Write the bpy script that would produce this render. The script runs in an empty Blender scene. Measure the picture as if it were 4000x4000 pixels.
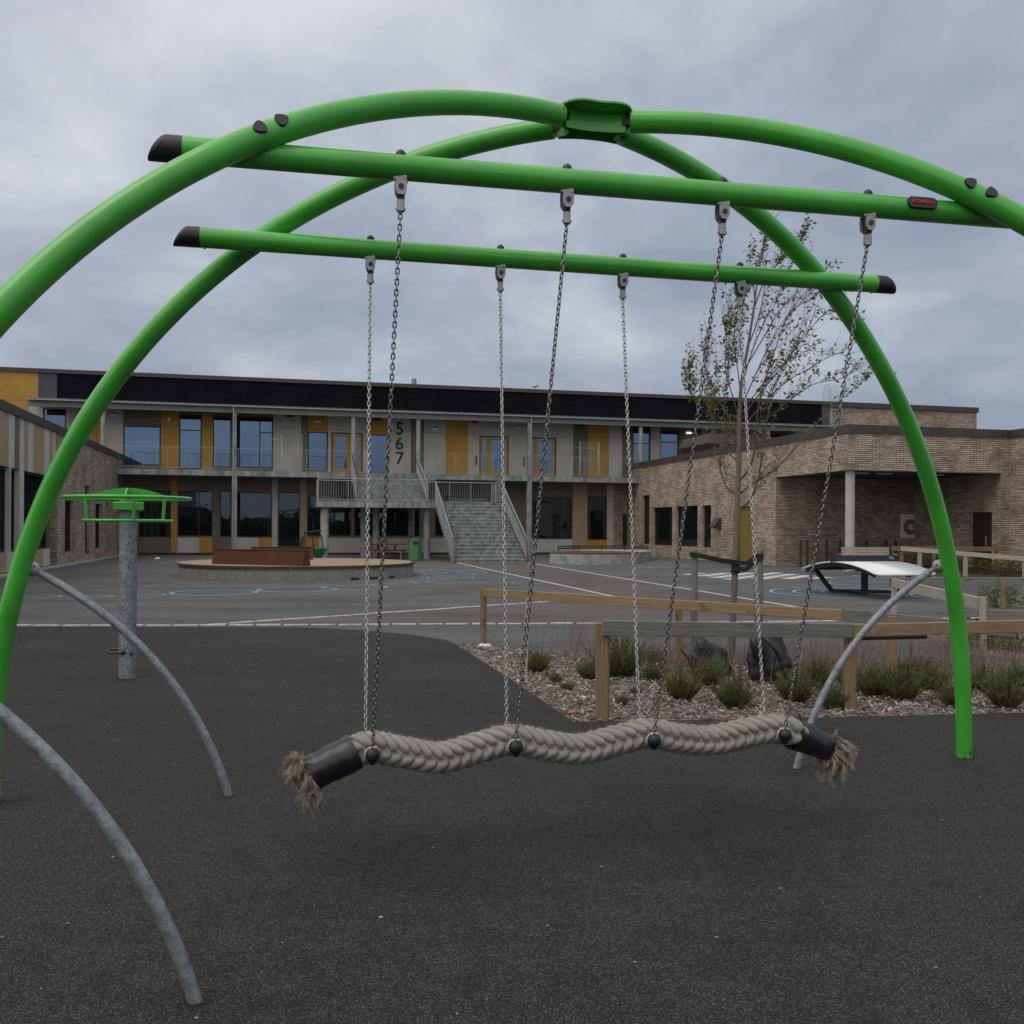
import bpy, math, random
from mathutils import Vector, Matrix
rnd = random.Random(7)
scene = bpy.context.scene
COL = scene.collection
PI = math.pi
# ------------------------------------------------------------------ camera model of the photograph
F, H0, HY, ROLL = 3650.0, 1.55, 2065.0, 0.005
CR, SR = math.cos(ROLL), math.sin(ROLL)
TH = math.atan(0.245); CT, ST = math.cos(TH), math.sin(TH)     # the school's street grid is turned by TH
def un(px, py):
    dx, dy = px-2000.0, py-HY
    return dx*CR+dy*SR, -dx*SR+dy*CR
def gnd(px, py, z=0.0):
    dx, dy = un(px, py); Y = F*(H0-z)/dy
    return Vector((dx/F*Y, Y, z))
def at(px, py, Y):
    dx, dy = un(px, py); return Vector((dx/F*Y, Y, H0-dy/F*Y))
def on_w(px, py, w):                       # point on a wall parallel to the main facade -> (u, z)
    dx, dy = un(px, py); k = dx/F
    Y = w/(CT-k*ST); X = k*Y
    return X*CT+Y*ST, H0-dy/F*Y
def on_u(px, py, u):                       # point on a wall at right angles to the facade -> (w, z)
    dx, dy = un(px, py); k = dx/F
    Y = u/(k*CT+ST); X = k*Y
    return -X*ST+Y*CT, H0-dy/F*Y
def g2w(u, w, z=0.0): return Vector((u*CT-w*ST, u*ST+w*CT, z))
def lerp(a, b, t): return a+(b-a)*t

# ------------------------------------------------------------------ mesh builder
class MB:
    def __init__(s): s.v=[]; s.f=[]; s.uv=[]; s.sm=[]; s.col=[]
    def add(s, vs, fs, uvs=None, smooth=False, col=None):
        o=len(s.v); s.v += [Vector(p) for p in vs]
        for i,f in enumerate(fs):
            s.f.append([o+k for k in f]); s.sm.append(smooth); s.col.append(col)
            s.uv.append(uvs[i] if uvs else None)
    def box(s, x0,x1,y0,y1,z0,z1, col=None):
        vs=[(x0,y0,z0),(x1,y0,z0),(x1,y1,z0),(x0,y1,z0),(x0,y0,z1),(x1,y0,z1),(x1,y1,z1),(x0,y1,z1)]
        fs=[(0,3,2,1),(4,5,6,7),(0,1,5,4),(1,2,6,5),(2,3,7,6),(3,0,4,7)]
        a,b,c=x1-x0,y1-y0,z1-z0
        uv=[[(0,0),(0,b),(a,b),(a,0)],[(0,0),(a,0),(a,b),(0,b)],[(0,0),(a,0),(a,c),(0,c)],[(0,0),(b,0),(b,c),(0,c)],[(0,0),(a,0),(a,c),(0,c)],[(0,0),(b,0),(b,c),(0,c)]]
        s.add(vs,fs,uv,False,col)
    def bar(s, p0, p1, w, h, up=(0,0,1), col=None, bev=0.0):   # rectangular bar, w sideways, h along up
        p0,p1=Vector(p0),Vector(p1); d=(p1-p0); L=d.length
        if L<1e-6: return
        d/=L; up=Vector(up); sd=d.cross(up)
        if sd.length<1e-4: sd=d.cross(Vector((1,0,0)))
        sd.normalize(); up=sd.cross(d).normalized()
        c=[(-w/2,-h/2),(w/2,-h/2),(w/2,h/2),(-w/2,h/2)]
        if bev:
            b=bev; c=[(-w/2+b,-h/2),(w/2-b,-h/2),(w/2,-h/2+b),(w/2,h/2-b),(w/2-b,h/2),(-w/2+b,h/2),(-w/2,h/2-b),(-w/2,-h/2+b)]
        n=len(c)
        vs=[p0+sd*a+up*b for a,b in c]+[p1+sd*a+up*b for a,b in c]
        fs=[]; uv=[]; acc=0; off=rnd.random()*9
        for i in range(n):
            j=(i+1)%n; e=math.hypot(c[j][0]-c[i][0],c[j][1]-c[i][1])
            fs.append((i,j,n+j,n+i)); uv.append([(off,acc),(off,acc+e),(off+L,acc+e),(off+L,acc)]); acc+=e
        fs.append(tuple(range(n-1,-1,-1))); uv.append([(c[k][0]*.3,c[k][1]) for k in range(n-1,-1,-1)])
        fs.append(tuple(range(n,2*n))); uv.append([(c[k][0]*.3,c[k][1]) for k in range(n)])
        s.add(vs,fs,uv,False,col)
    def tube(s, path, r, n=12, cap=True, col=None, closed=False, smooth=True):
        P=[Vector(p) for p in path]; m=len(P)
        rr=r if isinstance(r,(list,tuple)) else [r]*m
        T=[]
        for i in range(m):
            if closed: t=P[(i+1)%m]-P[i-1]
            else: t=P[min(i+1,m-1)]-P[max(i-1,0)]
            T.append(t.normalized())
        ref=Vector((0,0,1)) if abs(T[0].z)<.9 else Vector((1,0,0))
        N=(ref-T[0]*ref.dot(T[0])).normalized()
        vs=[];L=0;Ls=[]
        for i in range(m):
            N=(N-T[i]*N.dot(T[i])).normalized(); B=T[i].cross(N)
            if i: L+=(P[i]-P[i-1]).length
            Ls.append(L)
            for k in range(n):
                a=2*PI*k/n; vs.append(P[i]+(N*math.cos(a)+B*math.sin(a))*rr[i])
        fs=[];uv=[];r0=max(rr)
        for i in range(m if closed else m-1):
            i2=(i+1)%m
            for k in range(n):
                k2=(k+1)%n; fs.append((i*n+k,i*n+k2,i2*n+k2,i2*n+k))
                a0=2*PI*k/n*r0;a1=2*PI*(k+1)/n*r0;l2=Ls[i2] if i2 else L+.1
                uv.append([(Ls[i],a0),(Ls[i],a1),(l2,a1),(l2,a0)])
        s.add(vs,fs,uv,smooth,col)
        if cap and not closed:
            s.add(vs[:n],[tuple(range(n-1,-1,-1))],None,False,col); s.add(vs[-n:],[tuple(range(n))],None,False,col)
    def cyl(s, c, r, z0, z1, n=20, r2=None, col=None):
        s.tube([(c[0],c[1],z0),(c[0],c[1],z1)],[r,r if r2 is None else r2],n,col=col)
    def prism(s, poly, z0, z1, col=None):
        n=len(poly); A=sum(poly[i][0]*poly[(i+1)%n][1]-poly[(i+1)%n][0]*poly[i][1] for i in range(n))
        if A<0: poly=poly[::-1]
        vs=[(p[0],p[1],z0) for p in poly]+[(p[0],p[1],z1) for p in poly]
        fs=[tuple(range(n-1,-1,-1)),tuple(range(n,2*n))]+[(i,(i+1)%n,n+(i+1)%n,n+i) for i in range(n)]
        s.add(vs,fs,None,False,col)
    def sheet(s, poly, z):
        n=len(poly); A=sum(poly[i][0]*poly[(i+1)%n][1]-poly[(i+1)%n][0]*poly[i][1] for i in range(n))
        if A<0: poly=poly[::-1]
        s.add([(p[0],p[1],z) for p in poly],[tuple(range(n))])
    def plate(s, poly3, nrm, t, col=None):     # thick plate from a planar outline
        nv=Vector(nrm).normalized(); n=len(poly3)
        a=[Vector(p)-nv*t/2 for p in poly3]; b=[Vector(p)+nv*t/2 for p in poly3]
        s.add(a+b,[tuple(range(n-1,-1,-1)),tuple(range(n,2*n))]+[(i,(i+1)%n,n+(i+1)%n,n+i) for i in range(n)],None,False,col)
    def ball(s, c, r, nu=16, nv=10, sc=(1,1,1), mat=None, col=None, zmin=-1.0, uvs=False, sq=1.0):
        vs=[];c=Vector(c);fs=[];uv=[]
        for i in range(nv+1):
            ph=-PI/2+PI*i/nv
            z=max(math.sin(ph),zmin); q=max(0,math.cos(ph))**sq
            for k in range(nu):
                a=2*PI*k/nu
                ca,sa=math.cos(a),math.sin(a)
                if sq!=1: ca=math.copysign(abs(ca)**sq,ca); sa=math.copysign(abs(sa)**sq,sa)
                p=Vector((q*ca*sc[0],q*sa*sc[1],z*sc[2]))*r
                if mat is not None: p=mat@p
                vs.append(c+p)
        for i in range(nv):
            for k in range(nu):
                k2=(k+1)%nu; fs.append((i*nu+k,i*nu+k2,(i+1)*nu+k2,(i+1)*nu+k))
                y0=-math.cos(PI*i/nv);y1=-math.cos(PI*(i+1)/nv)
                x0=math.cos(2*PI*k/nu)*math.sin(PI*i/nv);x1=math.cos(2*PI*(k+1)/nu)*math.sin(PI*i/nv)
                x2=math.cos(2*PI*(k+1)/nu)*math.sin(PI*(i+1)/nv);x3=math.cos(2*PI*k/nu)*math.sin(PI*(i+1)/nv)
                uv.append([(y0,x0),(y0,x1),(y1,x2),(y1,x3)])
        s.add(vs,fs,uv if uvs else None,True,col)
    def ribbon(s, pts, w0, w1, side, col=None):
        n=len(pts); vs=[]; sd=Vector(side)
        for i,p in enumerate(pts):
            w=lerp(w0,w1,i/(n-1)); vs += [Vector(p)-sd*w/2, Vector(p)+sd*w/2]
        s.add(vs,[(2*i,2*i+1,2*i+3,2*i+2) for i in range(n-1)],None,False,col)
    def ring(s, c, r0, r1, z, n=72, a0=0, a1=2*PI):
        vs=[];fs=[]
        for i in range(n+1):
            a=a0+(a1-a0)*i/n
            vs+=[(c[0]+r0*math.cos(a),c[1]+r0*math.sin(a),z),(c[0]+r1*math.cos(a),c[1]+r1*math.sin(a),z)]
        fs=[(2*i,2*i+1,2*i+3,2*i+2) for i in range(n)]
        s.add(vs,fs)
    def merge(s, o): s.add(o.v,o.f); k=len(o.f); s.uv[-k:]=o.uv; s.sm[-k:]=o.sm; s.col[-k:]=o.col

INFO={}                                    # object -> (location, turn) of its top-level thing
def make_obj(mb, name, mat, parent=None, grid=False, loc=None, rz=0.0):
    if parent is not None: L,R=INFO[parent]
    else:
        L=Vector(loc) if loc is not None else Vector((0,0,0)); R=rz
    c,sn=math.cos(-R),math.sin(-R)
    vs=[]
    for p in mb.v:
        if grid: p=g2w(p.x,p.y,p.z)
        q=p-L; vs.append((q.x*c-q.y*sn,q.x*sn+q.y*c,q.z))
    me=bpy.data.meshes.new(name); me.from_pydata(vs,[],mb.f)
    me.polygons.foreach_set('use_smooth',mb.sm)
    if any(u is not None for u in mb.uv):
        ul=me.uv_layers.new(name='UVMap'); d=[]
        for f,u in zip(mb.f,mb.uv):
            for k in range(len(f)): d += list(u[k]) if u else [0.0,0.0]
        ul.data.foreach_set('uv',d)
    if any(cc is not None for cc in mb.col):
        ca=me.color_attributes.new('Col','FLOAT_COLOR','CORNER'); d=[]
        for f,cc in zip(mb.f,mb.col):
            cc=cc or (.1,.1,.1)
            for k in f: d += [cc[0],cc[1],cc[2],1.0]
        ca.data.foreach_set('color',d)
    me.materials.append(mat); me.update()
    o=bpy.data.objects.new(name,me); COL.objects.link(o)
    if parent is not None: o.parent=parent
    else: o.location=L; o.rotation_euler=(0,0,R)
    INFO[o]=(L,R)
    return o
def part(mb, name, mat, parent, grid=False, label=None):
    o=make_obj(mb,name,mat,parent,grid)
    if label: o['label']=label
    return o
def tag(o,label,cat,group=None):
    o['label']=label; o['category']=cat
    if group: o['group']=group
    return o
def thing(name,label,cat,loc,rz=0.0,group=None):
    o=bpy.data.objects.new(name,None); COL.objects.link(o); o.empty_display_size=.2
    o.location=loc; o.rotation_euler=(0,0,rz); INFO[o]=(Vector(loc),rz)
    return tag(o,label,cat,group)
def struct(mb,name,mat,kind='structure',grid=False):
    o=make_obj(mb,name,mat,None,grid); o['kind']=kind; return o
def solo(mb,name,mat,label,cat,loc,group=None,grid=False):
    return tag(make_obj(mb,name,mat,None,grid,loc),label,cat,group)

# ------------------------------------------------------------------ materials
def new_mat(name):
    m=bpy.data.materials.new(name); m.use_nodes=True; nt=m.node_tree; nt.nodes.clear()
    out=nt.nodes.new('ShaderNodeOutputMaterial'); b=nt.nodes.new('ShaderNodeBsdfPrincipled')
    nt.links.new(b.outputs[0],out.inputs[0]); return m,nt,b
def N(nt,t,**kw):
    n=nt.nodes.new(t)
    for k,v in kw.items():
        if k.startswith('i_'): n.inputs[k[2:].replace('_',' ')].default_value=v
        else: setattr(n,k,v)
    return n
def ramp(nt,fac,stops):
    r=nt.nodes.new('ShaderNodeValToRGB'); e=r.color_ramp.elements
    while len(e)<len(stops): e.new(.5)
    for k,(p,c) in enumerate(stops):
        e[k].position=p; e[k].color=(c[0],c[1],c[2],1)
    nt.links.new(fac,r.inputs[0]); return r.outputs[0]
def coords(nt,kind='Object',scale=(1,1,1)):
    t=nt.nodes.new('ShaderNodeTexCoord'); m=nt.nodes.new('ShaderNodeMapping'); m.inputs['Scale'].default_value=scale
    nt.links.new(t.outputs[kind],m.inputs[0]); return m.outputs[0]
def noise(nt,vec,scale,detail=4,rough=.55):
    n=nt.nodes.new('ShaderNodeTexNoise'); n.inputs['Scale'].default_value=scale; n.inputs['Detail'].default_value=detail; n.inputs['Roughness'].default_value=rough
    nt.links.new(vec,n.inputs['Vector']); return n.outputs['Fac']
def bump(nt,b,h,strength=.3,dist=.01):
    n=nt.nodes.new('ShaderNodeBump'); n.inputs['Strength'].default_value=strength; n.inputs['Distance'].default_value=dist
    nt.links.new(h,n.inputs['Height']); nt.links.new(n.outputs[0],b.inputs['Normal'])
def mixc(nt,fac,a,b,mode='MIX'):
    n=nt.nodes.new('ShaderNodeMix'); n.data_type='RGBA'; n.blend_type=mode
    for sock,val in ((0,fac),(6,a),(7,b)):
        if hasattr(val,'is_linked') or hasattr(val,'links'): nt.links.new(val,n.inputs[sock])
        elif isinstance(val,(int,float)): n.inputs[sock].default_value=val
        else: n.inputs[sock].default_value=(val[0],val[1],val[2],1)
    return n.outputs[2]
def simple(name,c,rough=.6,var=.12,scale=3.0,metal=0.0,bmp=0.0,bscale=60,kind='Object',coat=0,spec=.5):
    m,nt,b=new_mat(name); v=coords(nt,kind)
    f=noise(nt,v,scale,5)
    lo=tuple(x*(1-var*2) for x in c); hi=tuple(min(x*(1+var*2),1) for x in c)
    nt.links.new(ramp(nt,f,[(.25,lo),(.75,hi)]),b.inputs['Base Color'])
    b.inputs['Roughness'].default_value=rough; b.inputs['Metallic'].default_value=metal
    b.inputs['Coat Weight'].default_value=coat; b.inputs['Specular IOR Level'].default_value=spec
    if bmp: bump(nt,b,noise(nt,v,bscale,3),bmp,.004)
    return m
def granular(name,stops,scale,mott=1.2,mlo=.75,bmp=.5,dist=.004,rough=.9,trail=False):
    m,nt,b=new_mat(name); v=coords(nt)
    vo=nt.nodes.new('ShaderNodeTexVoronoi'); vo.inputs['Scale'].default_value=scale; nt.links.new(v,vo.inputs['Vector'])
    sep=nt.nodes.new('ShaderNodeSeparateColor'); nt.links.new(vo.outputs['Color'],sep.inputs[0])
    c=ramp(nt,sep.outputs[0],stops)
    f=noise(nt,v,mott,6,.6); k=ramp(nt,f,[(.3,(mlo,)*3),(.7,(1.12,)*3)])
    c=mixc(nt,1.0,c,k,'MULTIPLY')
    if trail: c=mixc(nt,.8,c,ramp(nt,noise(nt,coords(nt,'Object',(.12,.9,1)),1.1,7,.65),[(.34,(.72,.72,.73)),(.5,(1,1,1)),(.68,(1.12,1.11,1.1))]),'MULTIPLY')
    nt.links.new(c,b.inputs['Base Color']); b.inputs['Roughness'].default_value=rough; b.inputs['Specular IOR Level'].default_value=.25
    if bmp: bump(nt,b,vo.outputs['Distance'],bmp,dist)
    return m
M={}
M['green']=simple('green_paint',(.062,.405,.043),.30,.11,3.5,coat=.35,bmp=.04,bscale=60)
M['green_deep']=simple('green_plastic',(.02,.19,.06),.4,.06)
M['black']=simple('black_plastic',(.012,.012,.016),.45,.1)
M['sleeve']=simple('black_rubber_sleeve',(.012,.013,.018),.3,.2,20,bmp=.5,bscale=18,spec=.6)
M['rubber_black']=simple('black_strap',(.012,.012,.013),.7,.2,10)
def galv(name,lo,hi,metal=.75,rough=.45,sp=.4):
    m,nt,b=new_mat(name); v=coords(nt)
    vo=nt.nodes.new('ShaderNodeTexVoronoi'); vo.inputs['Scale'].default_value=70; nt.links.new(v,vo.inputs['Vector'])
    sep=nt.nodes.new('ShaderNodeSeparateColor'); nt.links.new(vo.outputs['Color'],sep.inputs[0])
    a=nt.nodes.new('ShaderNodeMath'); a.operation='ADD'
    h=nt.nodes.new('ShaderNodeMath'); h.operation='MULTIPLY'; h.inputs[1].default_value=sp; nt.links.new(sep.outputs[0],h.inputs[0])
    h2=nt.nodes.new('ShaderNodeMath'); h2.operation='MULTIPLY'; h2.inputs[1].default_value=1.2-sp; nt.links.new(noise(nt,v,17,6,.6),h2.inputs[0])
    nt.links.new(h.outputs[0],a.inputs[0]); nt.links.new(h2.outputs[0],a.inputs[1])
    nt.links.new(ramp(nt,a.outputs[0],[(.35,lo),(.85,hi)]),b.inputs['Base Color'])
    b.inputs['Metallic'].default_value=metal; b.inputs['Roughness'].default_value=rough; return m
M['galv']=galv('galvanised_steel',(.15,.17,.19),(.31,.345,.38),.35,.5,.3)
M['galv_post']=galv('galvanised_post_steel',(.125,.14,.155),(.33,.365,.40),.35,.55,.45)
M['steel']=simple('cast_steel',(.36,.36,.37),.5,.1,20,metal=.35)
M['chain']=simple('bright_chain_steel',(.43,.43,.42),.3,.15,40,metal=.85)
M['chain_dark']=simple('dark_chain_steel',(.28,.275,.27),.26,.3,60,metal=.85)  # front chains: a darker tone of steel than the rear ones
M['rail_steel']=simple('railing_steel',(.33,.35,.36),.5,.08,2,metal=.5)
M['concrete']=simple('concrete',(.30,.31,.30),.9,.2,2.2,bmp=.2,bscale=25)
def concrete_st(name,base,dark):
    m,nt,b=new_mat(name); v=coords(nt); v2=coords(nt,'Object',(1.5,1.5,.35))
    f=noise(nt,v2,2.5,8,.7); f2=noise(nt,v,14,5)
    c=ramp(nt,f,[(.38,dark),(.6,base)]); c=mixc(nt,.5,c,ramp(nt,f2,[(.3,(.55,)*3),(.7,(1.1,)*3)]),'MULTIPLY')
    nt.links.new(c,b.inputs['Base Color']); b.inputs['Roughness'].default_value=.9; return m
M['stair']=concrete_st('weathered_concrete',(.36,.39,.38),(.16,.18,.175))
M['stage_conc']=concrete_st('stage_concrete',(.29,.285,.265),(.2,.195,.18))
def wood(name,a,bc,rough=.75,knot=True):
    m,nt,b=new_mat(name); v=coords(nt,'UV',(1.6,34,1)); v2=coords(nt,'UV',(3.5,7,1))
    f=noise(nt,v,1.6,6,.6); c=ramp(nt,f,[(.3,a),(.7,bc)])
    k=noise(nt,v2,1.0,2,.5); c=mixc(nt,.7,c,ramp(nt,k,[(.30,(.45,.38,.32)),(.40,(1,1,1))]),'MULTIPLY')
    nt.links.new(c,b.inputs['Base Color']); b.inputs['Roughness'].default_value=rough; b.inputs['Specular IOR Level'].default_value=.25
    bump(nt,b,f,.15,.004); return m
M['wood_new']=wood('new_timber',(.22,.145,.08),(.32,.225,.135))
M['wood_post']=wood('tan_post_timber',(.18,.125,.068),(.26,.19,.11))
M['wood_grey']=wood('weathered_timber',(.13,.125,.115),(.24,.23,.215))
M['wood_pale']=wood('pale_weathered_timber',(.30,.27,.23),(.44,.40,.34))
M['wood_red']=wood('oiled_red_timber',(.065,.026,.015),(.12,.048,.027))
M['wood_deck']=wood('deck_timber',(.27,.19,.13),(.38,.28,.2))
M['wood_dark']=wood('dark_timber',(.06,.04,.028),(.1,.065,.045))
M['rope']=None
def rope_mat():
    m,nt,b=new_mat('hemp_rope'); v=coords(nt,'UV',(1.5,34,1)); o=coords(nt)
    f=noise(nt,v,1.0,4,.6); g=noise(nt,o,9,4)
    c=ramp(nt,f,[(.25,(.27,.255,.235)),(.7,(.50,.477,.444))]); c=mixc(nt,.6,c,ramp(nt,g,[(.3,(.7,.68,.64)),(.7,(1.05,1.04,1.02))]),'MULTIPLY')
    nt.links.new(c,b.inputs['Base Color']); b.inputs['Roughness'].default_value=.95; b.inputs['Specular IOR Level'].default_value=.15
    bump(nt,b,f,.9,.006); return m
M['rope']=rope_mat()
def attr_mat(name,rough=.8,trans=0.0,spec=.2):
    m,nt,b=new_mat(name); a=nt.nodes.new('ShaderNodeAttribute'); a.attribute_name='Col'
    nt.links.new(a.outputs['Color'],b.inputs['Base Color']); b.inputs['Roughness'].default_value=rough; b.inputs['Specular IOR Level'].default_value=spec
    if trans:
        tl=nt.nodes.new('ShaderNodeBsdfTranslucent'); nt.links.new(a.outputs['Color'],tl.inputs[0]); ms=nt.nodes.new('ShaderNodeMixShader'); ms.inputs[0].default_value=trans
        nt.links.new(b.outputs[0],ms.inputs[1]); nt.links.new(tl.outputs[0],ms.inputs[2]); nt.links.new(ms.outputs[0],[n for n in nt.nodes if n.type=='OUTPUT_MATERIAL'][0].inputs[0])
    return m
M['fibre']=attr_mat('loose_fibre',.95); M['leaf']=attr_mat('leaf',.6,.35,.35); M['chips']=attr_mat('bark_chips',.9)
M['joint']=simple('dirt_in_joint',(.012,.010,.009),.95,.3,40)
M['bark']=simple('tree_bark',(.15,.13,.105),.85,.25,30,bmp=.4,bscale=40)
M['twig']=simple('twig_bark',(.10,.078,.065),.8,.2,20)
# ground
M['asphalt']=granular('asphalt',[(0,(.065,.066,.07)),(.7,(.112,.113,.118)),(1,(.18,.18,.18))],90,.35,.72,.3,.003,trail=True)
M['redpave']=granular('red_brown_asphalt',[(0,(.07,.06,.058)),(.7,(.115,.097,.092)),(1,(.19,.165,.16))],90,.35,.75,.3,.003,trail=True)
def rubber_mat():
    m,nt,b=new_mat('rubber_granules'); v=coords(nt)
    vo=nt.nodes.new('ShaderNodeTexVoronoi'); vo.inputs['Scale'].default_value=290; nt.links.new(v,vo.inputs['Vector'])
    sep=nt.nodes.new('ShaderNodeSeparateColor'); nt.links.new(vo.outputs['Color'],sep.inputs[0])
    c=ramp(nt,sep.outputs[0],[(0,(.0112,.0106,.0103)),(.5,(.0245,.0232,.0225)),(.84,(.046,.0437,.0425)),(1,(.17,.162,.157))])
    c=mixc(nt,1.0,c,ramp(nt,noise(nt,v,.7,7,.62),[(.3,(.80,.77,.75)),(.5,(1,1,1)),(.72,(1.16,1.15,1.15))]),'MULTIPLY')
    c=mixc(nt,.55,c,ramp(nt,noise(nt,coords(nt,'Object',(.5,1.6,1)),1.3,5,.7),[(.36,(.84,.78,.73)),(.52,(1,1,1)),(.66,(1.05,1.06,1.08))]),'MULTIPLY')
    c=mixc(nt,1.0,c,ramp(nt,noise(nt,v,5.5,4,.6),[(.28,(.88,.88,.88)),(.6,(1.05,1.05,1.05))]),'MULTIPLY')
    nt.links.new(c,b.inputs['Base Color']); b.inputs['Roughness'].default_value=.9; b.inputs['Specular IOR Level'].default_value=.25
    bump(nt,b,vo.outputs['Distance'],.7,.004); return m
M['rubber']=rubber_mat()
M['mulch']=granular('bark_mulch',[(0,(.07,.05,.042)),(.5,(.17,.135,.115)),(1,(.36,.31,.27))],38,2,.7,.6,.01)
M['soil']=granular('bed_soil',[(0,(.03,.026,.02)),(.6,(.06,.05,.03)),(1,(.1,.1,.04))],30,2,.7,.6,.01)
def worn(name,c,under,thr=.42):
    m,nt,b=new_mat(name); v=coords(nt); f=noise(nt,v,60,6,.7)
    nt.links.new(ramp(nt,f,[(thr-.1,under),(thr,c)]),b.inputs['Base Color']); b.inputs['Roughness'].default_value=.8; return m
M['line_white']=worn('worn_white_paint',(.42,.42,.42),(.2,.2,.2))
M['line_blue']=worn('worn_blue_paint',(.19,.37,.56),(.15,.22,.29),.28)
M['sett']=simple('pale_sett_stone',(.46,.45,.43),.85,.2,8)
M['white_chess']=worn('white_tile_paint',(.62,.62,.62),(.4,.4,.4))
# buildings
def brick(name,c1,c2,mort,dark=1.0):
    m,nt,b=new_mat(name)
    t=nt.nodes.new('ShaderNodeTexCoord'); sp=nt.nodes.new('ShaderNodeSeparateXYZ'); sn=nt.nodes.new('ShaderNodeSeparateXYZ')
    nt.links.new(t.outputs['Object'],sp.inputs[0]); nt.links.new(t.outputs['Normal'],sn.inputs[0])
    ab=nt.nodes.new('ShaderNodeMath'); ab.operation='ABSOLUTE'; nt.links.new(sn.outputs[0],ab.inputs[0])
    gt=nt.nodes.new('ShaderNodeMath'); gt.operation='GREATER_THAN'; gt.inputs[1].default_value=.5; nt.links.new(ab.outputs[0],gt.inputs[0])
    mx=nt.nodes.new('ShaderNodeMix'); mx.data_type='FLOAT'; nt.links.new(gt.outputs[0],mx.inputs[0]); nt.links.new(sp.outputs[0],mx.inputs[2]); nt.links.new(sp.outputs[1],mx.inputs[3])
    cb=nt.nodes.new('ShaderNodeCombineXYZ'); nt.links.new(mx.outputs[0],cb.inputs[0]); nt.links.new(sp.outputs[2],cb.inputs[1])
    br=nt.nodes.new('ShaderNodeTexBrick'); nt.links.new(cb.outputs[0],br.inputs['Vector'])
    br.inputs['Scale'].default_value=1; br.inputs['Brick Width'].default_value=.30; br.inputs['Row Height'].default_value=.077
    br.inputs['Mortar Size'].default_value=.012; br.inputs['Mortar Smooth'].default_value=.3; br.inputs['Bias'].default_value=-.15
    br.inputs['Color1'].default_value=(*c1,1); br.inputs['Color2'].default_value=(*c2,1); br.inputs['Mortar'].default_value=(*mort,1)
    f=noise(nt,cb.outputs[0],1.1,5,.65); f2=noise(nt,cb.outputs[0],9,3)
    c=mixc(nt,.8,br.outputs['Color'],ramp(nt,f,[(.35,(.66,.63,.60)),(.62,(1.1,1.08,1.06))]),'MULTIPLY')
    c=mixc(nt,.6,c,ramp(nt,f2,[(.3,(.75,.74,.72)),(.7,(1.12,1.12,1.1))]),'MULTIPLY')
    c=mixc(nt,.5,c,ramp(nt,noise(nt,cb.outputs[0],.28,5,.6),[(.36,(.80,.77,.75)),(.55,(1,1,1)),(.7,(1.08,1.08,1.09))]),'MULTIPLY')
    nt.links.new(c,b.inputs['Base Color']); b.inputs['Roughness'].default_value=.9; b.inputs['Specular IOR Level'].default_value=.2
    inv=nt.nodes.new('ShaderNodeMath'); inv.operation='SUBTRACT'; inv.inputs[0].default_value=1; nt.links.new(br.outputs['Fac'],inv.inputs[1])
    bump(nt,b,inv.outputs[0],.6,.012); return m
M['brick']=brick('buff_brick',(.58,.50,.42),(.31,.24,.19),(.11,.09,.077))
def panel(name,c,var=.075): return simple(name,c,.7,var,1.1,bmp=.03,bscale=200)
M['p_beige']=panel('beige_panel',(.46,.425,.375)); M['p_yellow']=panel('yellow_panel',(.42,.235,.04))
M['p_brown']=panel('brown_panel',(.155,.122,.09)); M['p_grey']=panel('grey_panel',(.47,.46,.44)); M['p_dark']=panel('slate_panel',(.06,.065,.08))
M['p_tan']=panel('tan_panel',(.36,.265,.165))
M['wall_low']=panel('recess_wall',(.14,.12,.10)); M['col_conc']=simple('column_concrete',(.42,.42,.40),.85,.08,3); M['beam_grey']=simple('canopy_beam_grey',(.20,.21,.21),.6,.1,2); M['frame']=simple('dark_window_frame',(.022,.018,.015),.5,.1)
M['coping']=simple('brown_metal_coping',(.055,.045,.04),.55,.12,2)
M['pv']=None
def pv_mat():
    m,nt,b=new_mat('dark_blue_solar_panel'); v=coords(nt)
    f=noise(nt,v,.6,3); nt.links.new(ramp(nt,f,[(.3,(.003,.003,.006)),(.7,(.006,.006,.011))]),b.inputs['Base Color'])
    b.inputs['Roughness'].default_value=.6; b.inputs['Specular IOR Level'].default_value=.08; return m
M['pv']=pv_mat()
def glass_mat(name,tint,fac,dark):
    m=bpy.data.materials.new(name); m.use_nodes=True; nt=m.node_tree; nt.nodes.clear()
    out=nt.nodes.new('ShaderNodeOutputMaterial'); mx=nt.nodes.new('ShaderNodeMixShader'); d=nt.nodes.new('ShaderNodeBsdfDiffuse'); g=nt.nodes.new('ShaderNodeBsdfGlossy')
    d.inputs[0].default_value=(*dark,1); g.inputs[0].default_value=(*tint,1); g.inputs['Roughness'].default_value=.01
    t=nt.nodes.new('ShaderNodeTexCoord'); n=nt.nodes.new('ShaderNodeTexNoise'); n.inputs['Scale'].default_value=.7; nt.links.new(t.outputs['Object'],n.inputs[0])
    bp=nt.nodes.new('ShaderNodeBump'); bp.inputs['Strength'].default_value=.03; bp.inputs['Distance'].default_value=.02; nt.links.new(n.outputs['Fac'],bp.inputs['Height']); nt.links.new(bp.outputs[0],g.inputs['Normal'])
    mx.inputs[0].default_value=fac; nt.links.new(d.outputs[0],mx.inputs[1]); nt.links.new(g.outputs[0],mx.inputs[2]); nt.links.new(mx.outputs[0],out.inputs[0]); return m
M['glass']=glass_mat('coated_window_glass',(.37,.56,.84),.30,(.012,.014,.017))
M['glass_low']=glass_mat('dark_window_glass',(.68,.88,1.0),.09,(.010,.011,.012))
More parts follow.
